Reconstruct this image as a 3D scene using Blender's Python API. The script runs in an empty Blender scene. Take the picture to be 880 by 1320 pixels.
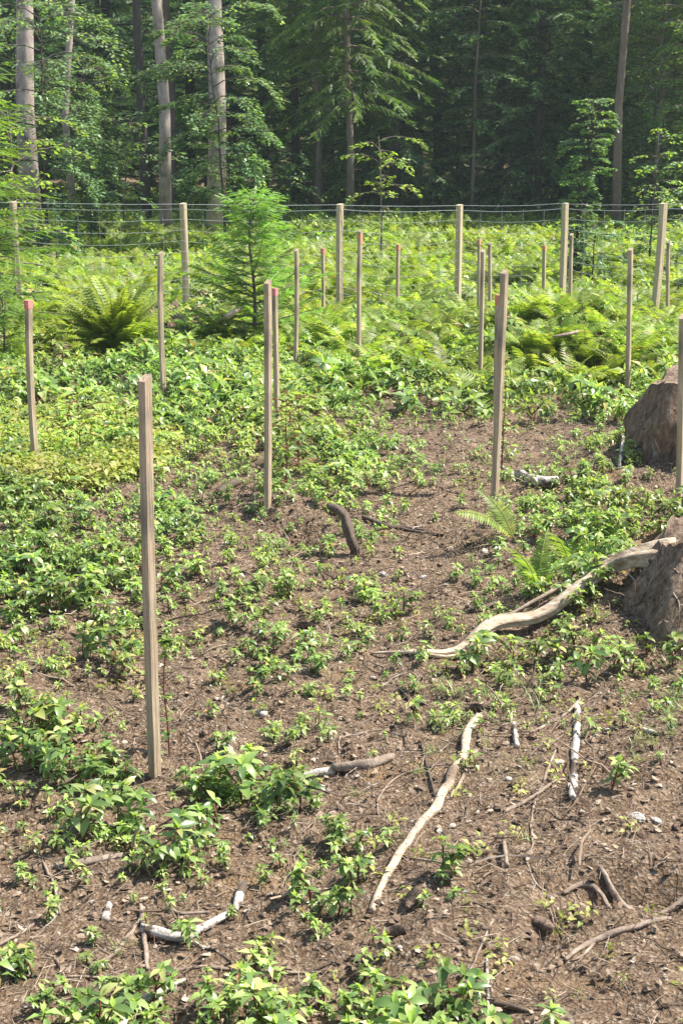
import bpy, math, random
import numpy as np
from mathutils import Vector, Matrix
R = math.radians
rng = np.random.default_rng(7)
random.seed(7)
S = bpy.context.scene
COL = S.collection
PI = math.pi

# ------------------------------------------------------------------ camera geometry
H, F, PITCH = 1.6, 1906.0, R(14.45)
CP, SP = math.cos(PITCH), math.sin(PITCH)

# ------------------------------------------------------------------ value noise / terrain
_T = rng.random((256, 256))
def vnoise(x, y, s, seed=0):
    x = np.asarray(x, float) * s + seed * 17.3; y = np.asarray(y, float) * s + seed * 9.1
    xi = np.floor(x).astype(int); yi = np.floor(y).astype(int)
    fx = x - xi; fy = y - yi
    fx = fx * fx * (3 - 2 * fx); fy = fy * fy * (3 - 2 * fy)
    a = _T[xi % 256, yi % 256]; b = _T[(xi + 1) % 256, yi % 256]
    c = _T[xi % 256, (yi + 1) % 256]; d = _T[(xi + 1) % 256, (yi + 1) % 256]
    return (a * (1 - fx) + b * fx) * (1 - fy) + (c * (1 - fx) + d * fx) * fy - .5
PITS = []      # (x, y, rx, ry, dz)
def gh(x, y):
    x = np.asarray(x, float); y = np.asarray(y, float)
    near = np.clip((14 - y) / 4, 0.15, 1)
    h = vnoise(x, y, .5, 1) * .10 + vnoise(x, y, 1.7, 2) * .055
    h = h + near * (vnoise(x, y, 5, 3) * .045 + vnoise(x, y, 13, 4) * .026 + vnoise(x, y, 33, 5) * .010
                    + np.clip(vnoise(x, y, 20, 8) - .2, 0, 1) * .04)
    for (px, py, rx, ry, dz) in PITS:
        q = ((x - px) / rx) ** 2 + ((y - py) / ry) ** 2
        h = h + dz * np.exp(-q ** 1.5)
    hill = np.clip(y - 46, 0, 100)
    h = h + hill * .30 * np.clip(hill / 12, 0, 1)
    return h
def ray(px, py):
    u = (px - 440) / F; v = (660 - py) / F
    return u, CP + v * SP, -SP + v * CP
def G0(px, py, z=0):
    a, b, c = ray(px, py); t = (z - H) / c
    return a * t, b * t
def G(px, py, up=0.0):
    z = 0.0
    for _ in range(5):
        x, y = G0(px, py, z + up); z = float(gh(x, y))
    return Vector((x, y, z + up))
def AT(px, py, Y):
    a, b, c = ray(px, py); t = Y / b
    return Vector((a * t, Y, H + c * t))
def mpp(p):                      # metres per photo pixel at a point
    return math.sqrt(p[0] ** 2 + p[1] ** 2 + (H - p[2]) ** 2) / F

_p = G0(385, 700); PITS.append((_p[0], _p[1], .09, .13, -.11))
_p = G0(372, 672); PITS.append((_p[0], _p[1], .16, .12, .06))
_p = G0(810, 1150); PITS.append((_p[0], _p[1], .16, .05, -.05))
_p = G0(820, 1112); PITS.append((_p[0], _p[1], .2, .09, .035))
_p = G0(712, 1205); PITS.append((_p[0], _p[1], .03, .03, -.03))
_p = G0(770, 1000); PITS.append((_p[0], _p[1], .12, .10, -.04))
PITS.append((1.30, 4.74, .60, .44, .17))      # mound round the near stump
PITS.append((1.75, 6.9, .75, .6, .14))
PITS.append((1.55, 10.6, .55, .7, .28))       # overgrown mound
PITS.append((-1.45, 9.3, .6, .6, .10))

# ------------------------------------------------------------------ materials
def new_mat(name):
    m = bpy.data.materials.new(name); m.use_nodes = True
    nt = m.node_tree; nt.nodes.clear()
    out = nt.nodes.new('ShaderNodeOutputMaterial')
    return m, nt, out
def N(nt, t, **kw):
    n = nt.nodes.new(t)
    for k, v in kw.items(): setattr(n, k, v)
    return n
def ramp(nt, stops, inp, interp='LINEAR'):
    r = nt.nodes.new('ShaderNodeValToRGB'); cr = r.color_ramp; cr.interpolation = interp
    while len(cr.elements) < len(stops): cr.elements.new(.5)
    for e, (p, c) in zip(cr.elements, stops):
        e.position = p; e.color = (*c, 1)
    nt.links.new(inp, r.inputs[0]); return r
def leaf_mat(name, stops, transl=.35, rough=.42, tint=(1.25, 1.35, .6), bump=True, objvar=.25):
    m, nt, out = new_mat(name); L = nt.links.new
    geo = N(nt, 'ShaderNodeNewGeometry'); oi = N(nt, 'ShaderNodeObjectInfo')
    tc = N(nt, 'ShaderNodeTexCoord')
    rp = ramp(nt, stops, geo.outputs['Random Per Island'])
    hs = N(nt, 'ShaderNodeHueSaturation')
    mr = N(nt, 'ShaderNodeMapRange'); mr.inputs[3].default_value = 1 - objvar; mr.inputs[4].default_value = 1 + objvar
    nv = N(nt, 'ShaderNodeTexNoise'); nv.inputs['Scale'].default_value = 2.6; nv.inputs['Detail'].default_value = 4
    L(geo.outputs['Position'], nv.inputs['Vector'])
    mv = N(nt, 'ShaderNodeMapRange'); mv.inputs[1].default_value = .3; mv.inputs[2].default_value = .7; mv.inputs[3].default_value = .7; mv.inputs[4].default_value = 1.28
    L(nv.outputs['Fac'], mv.inputs[0]); mm_ = N(nt, 'ShaderNodeMath', operation='MULTIPLY'); L(mv.outputs[0], mm_.inputs[1])
    L(oi.outputs['Random'], mr.inputs[0]); L(mr.outputs[0], mm_.inputs[0]); L(mm_.outputs[0], hs.inputs['Value'])
    nz = N(nt, 'ShaderNodeTexNoise'); nz.inputs['Scale'].default_value = 1.1; nz.inputs['Detail'].default_value = 3
    L(geo.outputs['Position'], nz.inputs['Vector'])
    mh = N(nt, 'ShaderNodeMapRange'); mh.inputs[1].default_value = .3; mh.inputs[2].default_value = .7
    mh.inputs[3].default_value = .475; mh.inputs[4].default_value = .515
    L(nz.outputs['Fac'], mh.inputs[0]); L(mh.outputs[0], hs.inputs['Hue'])
    L(rp.outputs[0], hs.inputs['Color'])
    p = N(nt, 'ShaderNodeBsdfPrincipled'); p.inputs['Roughness'].default_value = rough
    p.inputs['Specular IOR Level'].default_value = .5
    L(hs.outputs[0], p.inputs['Base Color'])
    tr = N(nt, 'ShaderNodeBsdfTranslucent')
    mu = N(nt, 'ShaderNodeMix', data_type='RGBA', blend_type='MULTIPLY'); mu.inputs[0].default_value = 1
    L(hs.outputs[0], mu.inputs[6]); mu.inputs[7].default_value = (*tint, 1)
    L(mu.outputs[2], tr.inputs['Color'])
    if bump:
        n2 = N(nt, 'ShaderNodeTexNoise'); n2.inputs['Scale'].default_value = 90
        L(tc.outputs['Object'], n2.inputs['Vector'])
        b = N(nt, 'ShaderNodeBump'); b.inputs['Strength'].default_value = .35; b.inputs['Distance'].default_value = .01
        L(n2.outputs['Fac'], b.inputs['Height']); L(b.outputs[0], p.inputs['Normal'])
    mx = N(nt, 'ShaderNodeMixShader'); mx.inputs[0].default_value = transl
    L(p.outputs[0], mx.inputs[1]); L(tr.outputs[0], mx.inputs[2]); L(mx.outputs[0], out.inputs[0])
    return m
def solid_mat(name, stops, scale=(20, 20, 20), rough=.85, bump=.5, detail=8, island=0.0, bdist=.01, second=None):
    m, nt, out = new_mat(name); L = nt.links.new
    tc = N(nt, 'ShaderNodeTexCoord'); mp = N(nt, 'ShaderNodeMapping'); mp.inputs['Scale'].default_value = scale
    L(tc.outputs['Object'], mp.inputs[0])
    nz = N(nt, 'ShaderNodeTexNoise'); nz.inputs['Scale'].default_value = 1; nz.inputs['Detail'].default_value = detail
    nz.inputs['Roughness'].default_value = .65
    L(mp.outputs[0], nz.inputs['Vector'])
    fac = nz.outputs['Fac']
    if island:
        geo = N(nt, 'ShaderNodeNewGeometry')
        mm = N(nt, 'ShaderNodeMix'); mm.inputs[0].default_value = island
        L(nz.outputs['Fac'], mm.inputs[2]); L(geo.outputs['Random Per Island'], mm.inputs[3]); fac = mm.outputs[0]
    rp = ramp(nt, stops, fac)
    colr = rp.outputs[0]
    if second:                       # (colour, scale, lo, hi): blotches of another colour
        c2, sc, lo, hi = second
        n3 = N(nt, 'ShaderNodeTexNoise'); n3.inputs['Scale'].default_value = sc; n3.inputs['Detail'].default_value = 5
        L(tc.outputs['Object'], n3.inputs['Vector'])
        r3 = N(nt, 'ShaderNodeMapRange'); r3.inputs[1].default_value = lo; r3.inputs[2].default_value = hi
        L(n3.outputs['Fac'], r3.inputs[0])
        mm = N(nt, 'ShaderNodeMix', data_type='RGBA'); L(r3.outputs[0], mm.inputs[0]); L(colr, mm.inputs[6]); mm.inputs[7].default_value = (*c2, 1)
        colr = mm.outputs[2]
    p = N(nt, 'ShaderNodeBsdfPrincipled'); p.inputs['Roughness'].default_value = rough
    p.inputs['Specular IOR Level'].default_value = .25
    L(colr, p.inputs['Base Color'])
    b = N(nt, 'ShaderNodeBump'); b.inputs['Strength'].default_value = bump; b.inputs['Distance'].default_value = bdist
    L(nz.outputs['Fac'], b.inputs['Height']); L(b.outputs[0], p.inputs['Normal'])
    L(p.outputs[0], out.inputs[0]); return m

M = {}
M['leaf'] = leaf_mat('seedling_leaf', [(0, (.095, .165, .05)), (.35, (.17, .26, .07)), (.7, (.245, .35, .095)), (.90, (.34, .43, .16)), (.955, (.46, .44, .16)), (1, (.36, .23, .10))], .36, .33, bump=False)
M['young'] = leaf_mat('seedling_young_leaf', [(0, (.27, .40, .07)), (1, (.42, .54, .12))], .5, .42, bump=False)
M['yleaf'] = leaf_mat('yellow_leaf', [(0, (.24, .30, .06)), (.6, (.34, .38, .08)), (1, (.46, .42, .13))], .4, .5)
M['fern'] = leaf_mat('fern_leaf', [(0, (.16, .245, .035)), (.6, (.26, .35, .055)), (.93, (.36, .43, .08)), (.97, (.36, .27, .09)), (1, (.26, .15, .07))], .5, .5, bump=False)
M['needle'] = leaf_mat('spruce_needle', [(0, (.055, .12, .055)), (.6, (.105, .20, .08)), (1, (.17, .29, .10))], .35, .5, bump=False)
M['needle_lit'] = leaf_mat('fresh_sunlit_needle', [(0, (.09, .16, .04)), (.6, (.15, .235, .055)), (1, (.23, .32, .07))], .35, .5, bump=False)  # lighter needles: fresh growth, and sunlight on the boughs put into the colour
M['needle_lime'] = leaf_mat('lime_needle', [(0, (.13, .26, .03)), (.6, (.20, .36, .04)), (1, (.28, .44, .06))], .45, .5, bump=False)
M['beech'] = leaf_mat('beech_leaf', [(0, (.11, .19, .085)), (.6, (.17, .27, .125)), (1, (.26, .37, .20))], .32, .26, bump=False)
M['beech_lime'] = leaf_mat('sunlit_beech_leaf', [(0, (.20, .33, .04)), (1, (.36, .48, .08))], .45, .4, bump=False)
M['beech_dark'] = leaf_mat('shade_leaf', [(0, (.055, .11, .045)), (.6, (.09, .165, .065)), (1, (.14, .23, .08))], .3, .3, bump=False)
M['stem'] = solid_mat('seedling_stem', [(0, (.10, .035, .022)), (1, (.20, .085, .045))], (60, 60, 60))
M['gstem'] = solid_mat('green_stem', [(0, (.14, .17, .05)), (1, (.26, .26, .09))], (60, 60, 60))
M['bark_pale'] = solid_mat('pale_bark', [(.25, (.17, .125, .10)), (.5, (.36, .285, .245)), (.75, (.54, .46, .41))], (9, 9, 5), bump=.9, second=((.14, .125, .09), 3.5, .54, .66))
M['bark_brown'] = solid_mat('brown_bark', [(.25, (.075, .055, .045)), (.5, (.16, .12, .10)), (.75, (.27, .21, .18))], (12, 12, 3), bump=.7)
M['bark_dark'] = solid_mat('dark_bark', [(.25, (.035, .028, .024)), (.75, (.10, .08, .07))], (12, 12, 3), bump=.7)
M['stake'] = solid_mat('weathered_stake', [(.25, (.22, .155, .10)), (.5, (.43, .325, .215)), (.75, (.62, .50, .36))], (80, 80, 4), bump=.8, second=((.17, .145, .11), 5, .50, .70))
M['post'] = solid_mat('fence_post_wood', [(.2, (.34, .25, .15)), (.8, (.66, .54, .36))], (60, 60, 3), bump=.4)
M['pink'] = solid_mat('pink_spray', [(.3, (.45, .14, .12)), (.7, (.70, .27, .24))], (40, 40, 20), bump=.3)
M['orange'] = solid_mat('orange_spray', [(.3, (.48, .20, .12)), (.7, (.68, .32, .20))], (40, 40, 20), bump=.3)
M['wire'] = solid_mat('galvanised_wire', [(.3, (.30, .31, .32)), (.7, (.45, .46, .47))], (50, 50, 50), rough=.5)
M['white_wood'] = solid_mat('bleached_wood', [(.25, (.20, .16, .12)), (.42, (.42, .36, .30)), (.62, (.64, .60, .53))], (45, 45, 45), bump=1.0, second=((.12, .085, .06), 24, .53, .60))
M['root_wood'] = solid_mat('bare_root_wood', [(.25, (.20, .14, .09)), (.45, (.42, .32, .22)), (.7, (.64, .54, .42))], (22, 60, 60), bump=1.0, second=((.16, .11, .075), 7, .55, .68))
M['twig'] = solid_mat('dead_twig', [(.25, (.12, .085, .06)), (.5, (.24, .18, .135)), (.75, (.40, .33, .26))], (40, 40, 40), bump=.6)
M['dark_twig'] = solid_mat('dark_twig', [(.25, (.05, .036, .028)), (.75, (.16, .115, .085))], (40, 40, 40), bump=.6)
M['stump'] = solid_mat('stump_bark', [(.25, (.06, .038, .026)), (.5, (.21, .135, .09)), (.75, (.40, .28, .19))], (34, 34, 18), bump=1.0, bdist=.03, second=((.30, .27, .24), 26, .60, .70))
M['stump_top'] = solid_mat('stump_rot', [(.28, (.07, .044, .028)), (.5, (.24, .165, .11)), (.72, (.46, .35, .25))], (40, 40, 22), bump=1.0, bdist=.03, second=((.08, .11, .03), 5, .55, .68))
M['cone'] = solid_mat('cone_scale', [(.2, (.10, .065, .045)), (.8, (.27, .19, .14))], (40, 40, 40), island=.6)
M['stone'] = solid_mat('pale_stone', [(.25, (.36, .32, .27)), (.75, (.62, .58, .52))], (30, 30, 30), bump=.6)
M['clod'] = solid_mat('soil_clod', [(.2, (.08, .052, .034)), (.6, (.19, .13, .088)), (.95, (.32, .23, .16))], (60, 60, 60), island=.6, bump=.8)
M['litter'] = solid_mat('litter_bits', [(0, (.04, .026, .018)), (.35, (.115, .076, .050)), (.6, (.23, .16, .11)), (.80, (.31, .235, .165)), (.93, (.40, .32, .25)), (1, (.54, .47, .40))], (30, 30, 30), island=.9, bump=.2)

def ground_mat():
    m, nt, out = new_mat('forest_soil'); L = nt.links.new
    geo = N(nt, 'ShaderNodeNewGeometry'); pos = geo.outputs['Position']
    def nz(scale, detail=6, rough=.6):
        n = N(nt, 'ShaderNodeTexNoise'); n.inputs['Scale'].default_value = scale; n.inputs['Detail'].default_value = detail
        n.inputs['Roughness'].default_value = rough; L(pos, n.inputs['Vector']); return n.outputs['Fac']
    n1 = nz(55, 8, .75); n2 = nz(2.2, 4); n3 = nz(14, 6, .7); n4 = nz(.8, 4)
    v = N(nt, 'ShaderNodeTexVoronoi'); v.inputs['Scale'].default_value = 130; v.inputs['Randomness'].default_value = 1; L(pos, v.inputs['Vector'])
    a = ramp(nt, [(.28, (.040, .027, .016)), (.41, (.135, .092, .055)), (.54, (.26, .187, .118)), (.68, (.43, .335, .225))], n1)
    b = ramp(nt, [(.32, (.5, .47, .44)), (.66, (1.3, 1.22, 1.15))], n3)
    mu = N(nt, 'ShaderNodeMix', data_type='RGBA', blend_type='MULTIPLY'); mu.inputs[0].default_value = 1
    L(a.outputs[0], mu.inputs[6]); L(b.outputs[0], mu.inputs[7])
    # loose chips from voronoi cells
    sep = N(nt, 'ShaderNodeSeparateColor'); L(v.outputs['Color'], sep.inputs[0])
    chip = ramp(nt, [(0, (.05, .033, .024)), (.6, (.17, .115, .083)), (.85, (.32, .24, .18)), (1, (.50, .43, .35))], sep.outputs[0])
    m2 = N(nt, 'ShaderNodeMix', data_type='RGBA'); m2.inputs[0].default_value = .42
    L(mu.outputs[2], m2.inputs[6]); L(chip.outputs[0], m2.inputs[7])
    # ochre soil patches
    r4 = N(nt, 'ShaderNodeMapRange'); r4.inputs[1].default_value = .60; r4.inputs[2].default_value = .74; L(n2, r4.inputs[0])
    m3 = N(nt, 'ShaderNodeMix', data_type='RGBA'); L(r4.outputs[0], m3.inputs[0]); L(m2.outputs[2], m3.inputs[6]); m3.inputs[7].default_value = (.30, .19, .095, 1)
    # moss
    r5 = N(nt, 'ShaderNodeMapRange'); r5.inputs[1].default_value = .56; r5.inputs[2].default_value = .72; r5.inputs[4].default_value = .55; L(n4, r5.inputs[0])
    mt = N(nt, 'ShaderNodeMath', operation='MULTIPLY'); L(r5.outputs[0], mt.inputs[0])
    r6 = N(nt, 'ShaderNodeMapRange'); r6.inputs[1].default_value = .45; r6.inputs[2].default_value = .55; L(n3, r6.inputs[0]); L(r6.outputs[0], mt.inputs[1])
    m4 = N(nt, 'ShaderNodeMix', data_type='RGBA'); L(mt.outputs[0], m4.inputs[0]); L(m3.outputs[2], m4.inputs[6]); m4.inputs[7].default_value = (.10, .12, .035, 1)
    p = N(nt, 'ShaderNodeBsdfPrincipled'); p.inputs['Roughness'].default_value = .95; p.inputs['Specular IOR Level'].default_value = .15
    L(m4.outputs[2], p.inputs['Base Color'])
    ad = N(nt, 'ShaderNodeMath', operation='ADD'); L(n1, ad.inputs[0])
    ms = N(nt, 'ShaderNodeMath', operation='MULTIPLY'); ms.inputs[1].default_value = .6; L(v.outputs['Distance'], ms.inputs[0]); L(ms.outputs[0], ad.inputs[1])
    bp = N(nt, 'ShaderNodeBump'); bp.inputs['Strength'].default_value = 1; bp.inputs['Distance'].default_value = .014
    L(ad.outputs[0], bp.inputs['Height']); L(bp.outputs[0], p.inputs['Normal'])
    L(p.outputs[0], out.inputs[0]); return m
M['soil'] = ground_mat()

# ------------------------------------------------------------------ mesh building
class MB:
    """collects vertices and faces (tris and quads) as numpy blocks"""
    def __init__(s): s.v = []; s.q = []; s.t = []; s.qm = []; s.tm = []; s.n = 0
    def add(s, v, quads=None, tris=None, mat=0):
        v = np.asarray(v, float).reshape(-1, 3)
        if quads is not None and len(quads):
            q = np.asarray(quads, int).reshape(-1, 4) + s.n; s.q.append(q); s.qm.append(np.full(len(q), mat))
        if tris is not None and len(tris):
            t = np.asarray(tris, int).reshape(-1, 3) + s.n; s.t.append(t); s.tm.append(np.full(len(t), mat))
        s.v.append(v); s.n += len(v); return s
    def pack(s):
        z3 = np.zeros((0, 3)); 
        v = np.concatenate(s.v) if s.v else z3
        q = np.concatenate(s.q) if s.q else np.zeros((0, 4), int); t = np.concatenate(s.t) if s.t else np.zeros((0, 3), int)
        qm = np.concatenate(s.qm) if s.qm else np.zeros(0, int); tm = np.concatenate(s.tm) if s.tm else np.zeros(0, int)
        return v, q, t, qm, tm
    def addpack(s, pk, mats):
        """tile a packed template with (n,3,4) affine matrices"""
        v, q, t, qm, tm = pk; n = len(mats); nv = len(v)
        if n == 0 or nv == 0: return
        V = np.einsum('nij,vj->nvi', mats[:, :, :3], v) + mats[:, None, :, 3]
        off = (np.arange(n) * nv)[:, None, None] + s.n
        if len(q): s.q.append((q[None] + off).reshape(-1, 4)); s.qm.append(np.tile(qm, n))
        if len(t): s.t.append((t[None] + off).reshape(-1, 3)); s.tm.append(np.tile(tm, n))
        s.v.append(V.reshape(-1, 3)); s.n += n * nv
    def mesh(s, name, mats, smooth=True):
        v, q, t, qm, tm = s.pack()
        me = bpy.data.meshes.new(name)
        me.vertices.add(len(v)); me.vertices.foreach_set('co', v.astype(np.float32).ravel())
        nl = len(q) * 4 + len(t) * 3; me.loops.add(nl)
        me.loops.foreach_set('vertex_index', np.concatenate([q.ravel(), t.ravel()]).astype(np.int32))
        me.polygons.add(len(q) + len(t))
        st = np.concatenate([np.arange(len(q)) * 4, len(q) * 4 + np.arange(len(t)) * 3]).astype(np.int32)
        me.polygons.foreach_set('loop_start', st)
        for m in mats: me.materials.append(m)
        me.polygons.foreach_set('material_index', np.concatenate([qm, tm]).astype(np.int32))
        me.polygons.foreach_set('use_smooth', np.full(len(q) + len(t), smooth))
        me.update(calc_edges=True); return me
def link(name, me, parent=None, loc=None, rot=None, scale=None):
    o = bpy.data.objects.new(name, me); COL.objects.link(o)
    if parent is not None: o.parent = parent
    if loc is not None: o.location = loc
    if rot is not None: o.rotation_euler = rot
    if scale is not None: o.scale = (scale,) * 3 if np.isscalar(scale) else scale
    return o
def tag(o, label=None, cat=None, group=None, kind=None):
    if label: o['label'] = label
    if cat: o['category'] = cat
    if group: o['group'] = group
    if kind: o['kind'] = kind
    return o
def xf(x, y, z, rz=0, s=1, tx=0, ty=0):
    m = Matrix.Translation((x, y, z)) @ Matrix.Rotation(rz, 4, 'Z') @ Matrix.Rotation(tx, 4, 'X') @ Matrix.Rotation(ty, 4, 'Y') @ Matrix.Scale(s, 4)
    return np.array(m)[:3]

def tube(mb, pts, rad, n=8, mat=0, rough=0., cap=True, flat=1., seed=0, groove=0.):
    pts = [Vector(p) for p in pts]; k = len(pts)
    r = np.random.default_rng(seed + k * 7)
    rings = []
    up = Vector((0, 0, 1))
    prev = None
    for i, p in enumerate(pts):
        d = (pts[min(i + 1, k - 1)] - pts[max(i - 1, 0)])
        if d.length < 1e-9: d = Vector((0, 0, 1))
        d.normalize()
        if prev is None:
            a = d.cross(up); a = a if a.length > .15 else d.cross(Vector((0, 1, 0)))
        else: a = prev - d * prev.dot(d)
        a.normalize(); prev = a; b = d.cross(a)
        ri = rad[i] if hasattr(rad, '__len__') else rad
        for j in range(n):
            th = 2 * PI * j / n
            rr = ri * (1 + rough * (r.random() - .5) * 2)
            if groove: rr *= 1 + groove * 2 * float(vnoise(j * .9 + seed, i * .10, 1, 3)) + groove * float(vnoise(j * .37, i * .4, 1, 6))
            rings.append(p + a * math.cos(th) * rr + b * math.sin(th) * rr * flat)
    q = [(i * n + j, i * n + (j + 1) % n, (i + 1) * n + (j + 1) % n, (i + 1) * n + j) for i in range(k - 1) for j in range(n)]
    t = []
    if cap:
        c0 = len(rings); rings.append(pts[0]); c1 = len(rings); rings.append(pts[-1])
        t = [(c0, (j + 1) % n, j) for j in range(n)] + [(c1, (k - 1) * n + j, (k - 1) * n + (j + 1) % n) for j in range(n)]
    mb.add([tuple(x) for x in rings], q, t, mat)
def resample(pts, rad, step):
    """Catmull-Rom through the points"""
    P = [Vector(p) for p in pts]; out = []; ro = []
    for i in range(len(P) - 1):
        p0 = P[max(i - 1, 0)]; p1 = P[i]; p2 = P[i + 1]; p3 = P[min(i + 2, len(P) - 1)]
        n = max(2, int((p2 - p1).length / step))
        for j in range(n):
            t = j / n
            out.append(.5 * ((2 * p1) + (p2 - p0) * t + (2 * p0 - 5 * p1 + 4 * p2 - p3) * t * t + (3 * p1 - p0 - 3 * p2 + p3) * t ** 3))
            ro.append(rad[i] * (1 - t) + rad[i + 1] * t)
    out.append(P[-1]); ro.append(rad[-1]); return out, ro

# ------------------------------------------------------------------ leaves
def leaf(mb, base, az, el, Ln, W, droop=.8, roll=0., mat=0, fine=True, fold=.25):
    """lance-shaped leaf, folded on its midrib and arching over"""
    if fine: st = [0, .18, .42, .7, 1]; wd = [.12, .75, 1, .68, 0]
    else: st = [0, .45, 1]; wd = [.12, 1, 0]
    ca, sa = math.cos(az), math.sin(az)
    p = np.array(base, float); vs = []; e = el; last = 0
    side0 = np.array([-sa, ca, 0.])
    for s, w in zip(st, wd):
        ds = (s - last) * Ln; last = s
        e = el - droop * s
        p = p + ds * np.array([ca * math.cos(e), sa * math.cos(e), math.sin(e)])
        nrm = np.array([-ca * math.sin(e), -sa * math.sin(e), math.cos(e)])
        sd = side0 * math.cos(roll) + nrm * math.sin(roll)
        up = nrm * math.cos(roll) - side0 * math.sin(roll)
        hw = W * .5 * w
        if w == 0: vs.append(p.copy())
        else: vs += [p - sd * hw + up * hw * fold, p.copy(), p + sd * hw + up * hw * fold]
    k = len(st) - 1; q = []; t = []
    for i in range(k - 1):
        a = 3 * i; q += [(a, a + 1, a + 4, a + 3), (a + 1, a + 2, a + 5, a + 4)]
    a = 3 * (k - 1); t = [(a, a + 1, a + 3), (a + 1, a + 2, a + 3)]
    mb.add(vs, q, t, mat)

def seedling_template(r, h, nw, branches=0, Lf=.055, fine=True):
    """returns (stem MB, leaf MB)"""
    st, lf = MB(), MB()
    def axis(base, top, whorls, sc):
        mid = [(base[i] + top[i]) / 2 + r.normal() * .006 for i in range(3)]
        tube(st, [base, mid, top], [.0022 * sc + .0008, .0019 * sc + .0006, .0013 * sc + .0005], 5 if fine else 3)
        b, t = np.array(base), np.array(top)
        for w in range(whorls):
            f = 1 - w * (.75 / max(whorls, 1)) * r.uniform(.7, 1.1)
            if whorls == 1: f = 1
            f = max(f, .25)
            p = b + (t - b) * f
            n = r.integers(5, 8) if w == 0 else r.integers(3, 6); a0 = r.uniform(0, 6.28)
            for k in range(n):
                L = Lf * sc * r.uniform(.65, 1.15) * (1 if w == 0 else .9)
                leaf(lf, p + np.array([0, 0, r.uniform(-.008, .004)]), a0 + k * 6.283 / n + r.normal() * .25,
                     r.uniform(.15, .75) if w == 0 else r.uniform(-.25, .4), L, L * r.uniform(.34, .46), r.uniform(.5, 1.3), r.normal() * .3, 0, fine)
            if w == 0:
                for k in range(r.integers(2, 5)):
                    L = Lf * sc * r.uniform(.35, .6)
                    leaf(lf, p, r.uniform(0, 6.28), r.uniform(.8, 1.35), L, L * .42, r.uniform(.1, .5), 0, 1, fine)
    lean = (r.normal() * .12 * h, r.normal() * .12 * h)
    axis((0, 0, -.02), (lean[0], lean[1], h), nw, 1)
    for k in range(branches):
        a = r.uniform(0, 6.28); f = r.uniform(.25, .6); d = r.uniform(.35, .6) * h
        axis((lean[0] * f, lean[1] * f, h * f), (lean[0] * f + math.cos(a) * d, lean[1] * f + math.sin(a) * d, h * f + d * r.uniform(.6, 1.1)), max(1, nw - 1), .85)
    return st, lf
tr = np.random.default_rng(21)
SEED = []; SEED_FAR = []
specs = [(.05, 1, 0, .032), (.07, 2, 0, .038), (.09, 2, 0, .042), (.08, 2, 1, .038), (.11, 2, 1, .048), (.12, 3, 1, .046), (.13, 3, 2, .048),
         (.15, 3, 2, .052), (.10, 2, 2, .042), (.17, 3, 2, .062), (.20, 3, 3, .064), (.16, 2, 3, .055), (.18, 2, 1, .085), (.14, 2, 2, .075)]
for i, (h, nw, br, Lf) in enumerate(specs):
    h *= .60; Lf *= .84
    st, lf = seedling_template(tr, h, nw, br, Lf)
    SEED.append((h, st.mesh('seedling_stem', [M['stem']]), lf.mesh('seedling_leaves', [M['leaf'], M['young']])))
    st, lf = seedling_template(tr, h, nw, br, Lf * 1.05, fine=False)
    a = MB(); a.addpack(lf.pack(), np.array([np.eye(4)[:3]])); v, q, t, qm, tm = st.pack(); a.add(v, q, t, 2)
    SEED_FAR.append((h, a.pack()))

# ------------------------------------------------------------------ landmarks -> labels
LM = []          # (phrase, x, y)
def lm(phrase, p): LM.append((phrase, p[0], p[1]))
def near_phrase(x, y):
    # compare in the picture's own sense of nearness: depth counts less
    best = min(LM, key=lambda l: ((l[1] - x) ** 2 + ((l[2] - y) * .6) ** 2))
    dx, dy = x - best[1], (y - best[2]) * .6
    if abs(dx) < .05 and abs(dy) < .05: rel = 'at'
    elif abs(dx) > abs(dy): rel = 'right of' if dx > 0 else 'left of'
    else: rel = 'behind' if dy > 0 else 'in front of'
    return rel, best[0]
ORD = {1: ['only one'], 2: ['leftmost', 'rightmost'], 3: ['leftmost', 'middle', 'rightmost'], 4: ['leftmost', 'second from left', 'second from right', 'rightmost']}
def label_all(items, noun, group):
    """items: (obj, x, y, adjective). Same adjective + place gets ordinals when few, else a shared label and group"""
    buckets = {}
    for o, x, y, adj in items:
        rel, ph = near_phrase(x, y)
        buckets.setdefault((adj, rel, ph), []).append((x / y, o))
    for (adj, rel, ph), L in buckets.items():
        L.sort(key=lambda a: a[0]); n = len(L)
        for i, (_, o) in enumerate(L):
            base = f'{adj} {noun} {rel} {ph}'
            if n == 1: lab = base
            elif n <= 4: lab = f'{ORD[n][i]} {base}'
            else:
                lab = (('leftmost ' if i == 0 else 'rightmost ' if i == n - 1 else 'one of several ') + base)
            w = lab.split()
            if len(w) > 16: lab = ' '.join(w[:16])
            o['label'] = lab
            o['group'] = group if n <= 4 or i in (0, n - 1) else f'{adj} {noun}s {rel} {ph}'

# ------------------------------------------------------------------ GROUND
def axis_grid(lo, hi, step, far_lo, far_hi, grow=1.12):
    a = list(np.arange(lo, hi, step)); s = step; x = a[-1]
    while x < far_hi: s *= grow; s = min(s, 14); x += s; a.append(x)
    s = step; x = a[0]; b = []
    while x > far_lo: s *= grow; s = min(s, 14); x -= s; b.append(x)
    return np.array(b[::-1] + a)
xs = axis_grid(-2.7, 2.7, .022, -260, 260); ys = axis_grid(1.7, 9.5, .022, -60, 330, 1.06)
X, Y = np.meshgrid(xs, ys); Z = gh(X, Y)
nx, ny = len(xs), len(ys)
idx = np.arange(nx * ny).reshape(ny, nx)
q = np.stack([idx[:-1, :-1], idx[:-1, 1:], idx[1:, 1:], idx[1:, :-1]], -1).reshape(-1, 4)
g = MB(); g.add(np.stack([X, Y, Z], -1).reshape(-1, 3), q)
tag(link('ground', g.mesh('ground', [M['soil']])), kind='structure')

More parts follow.
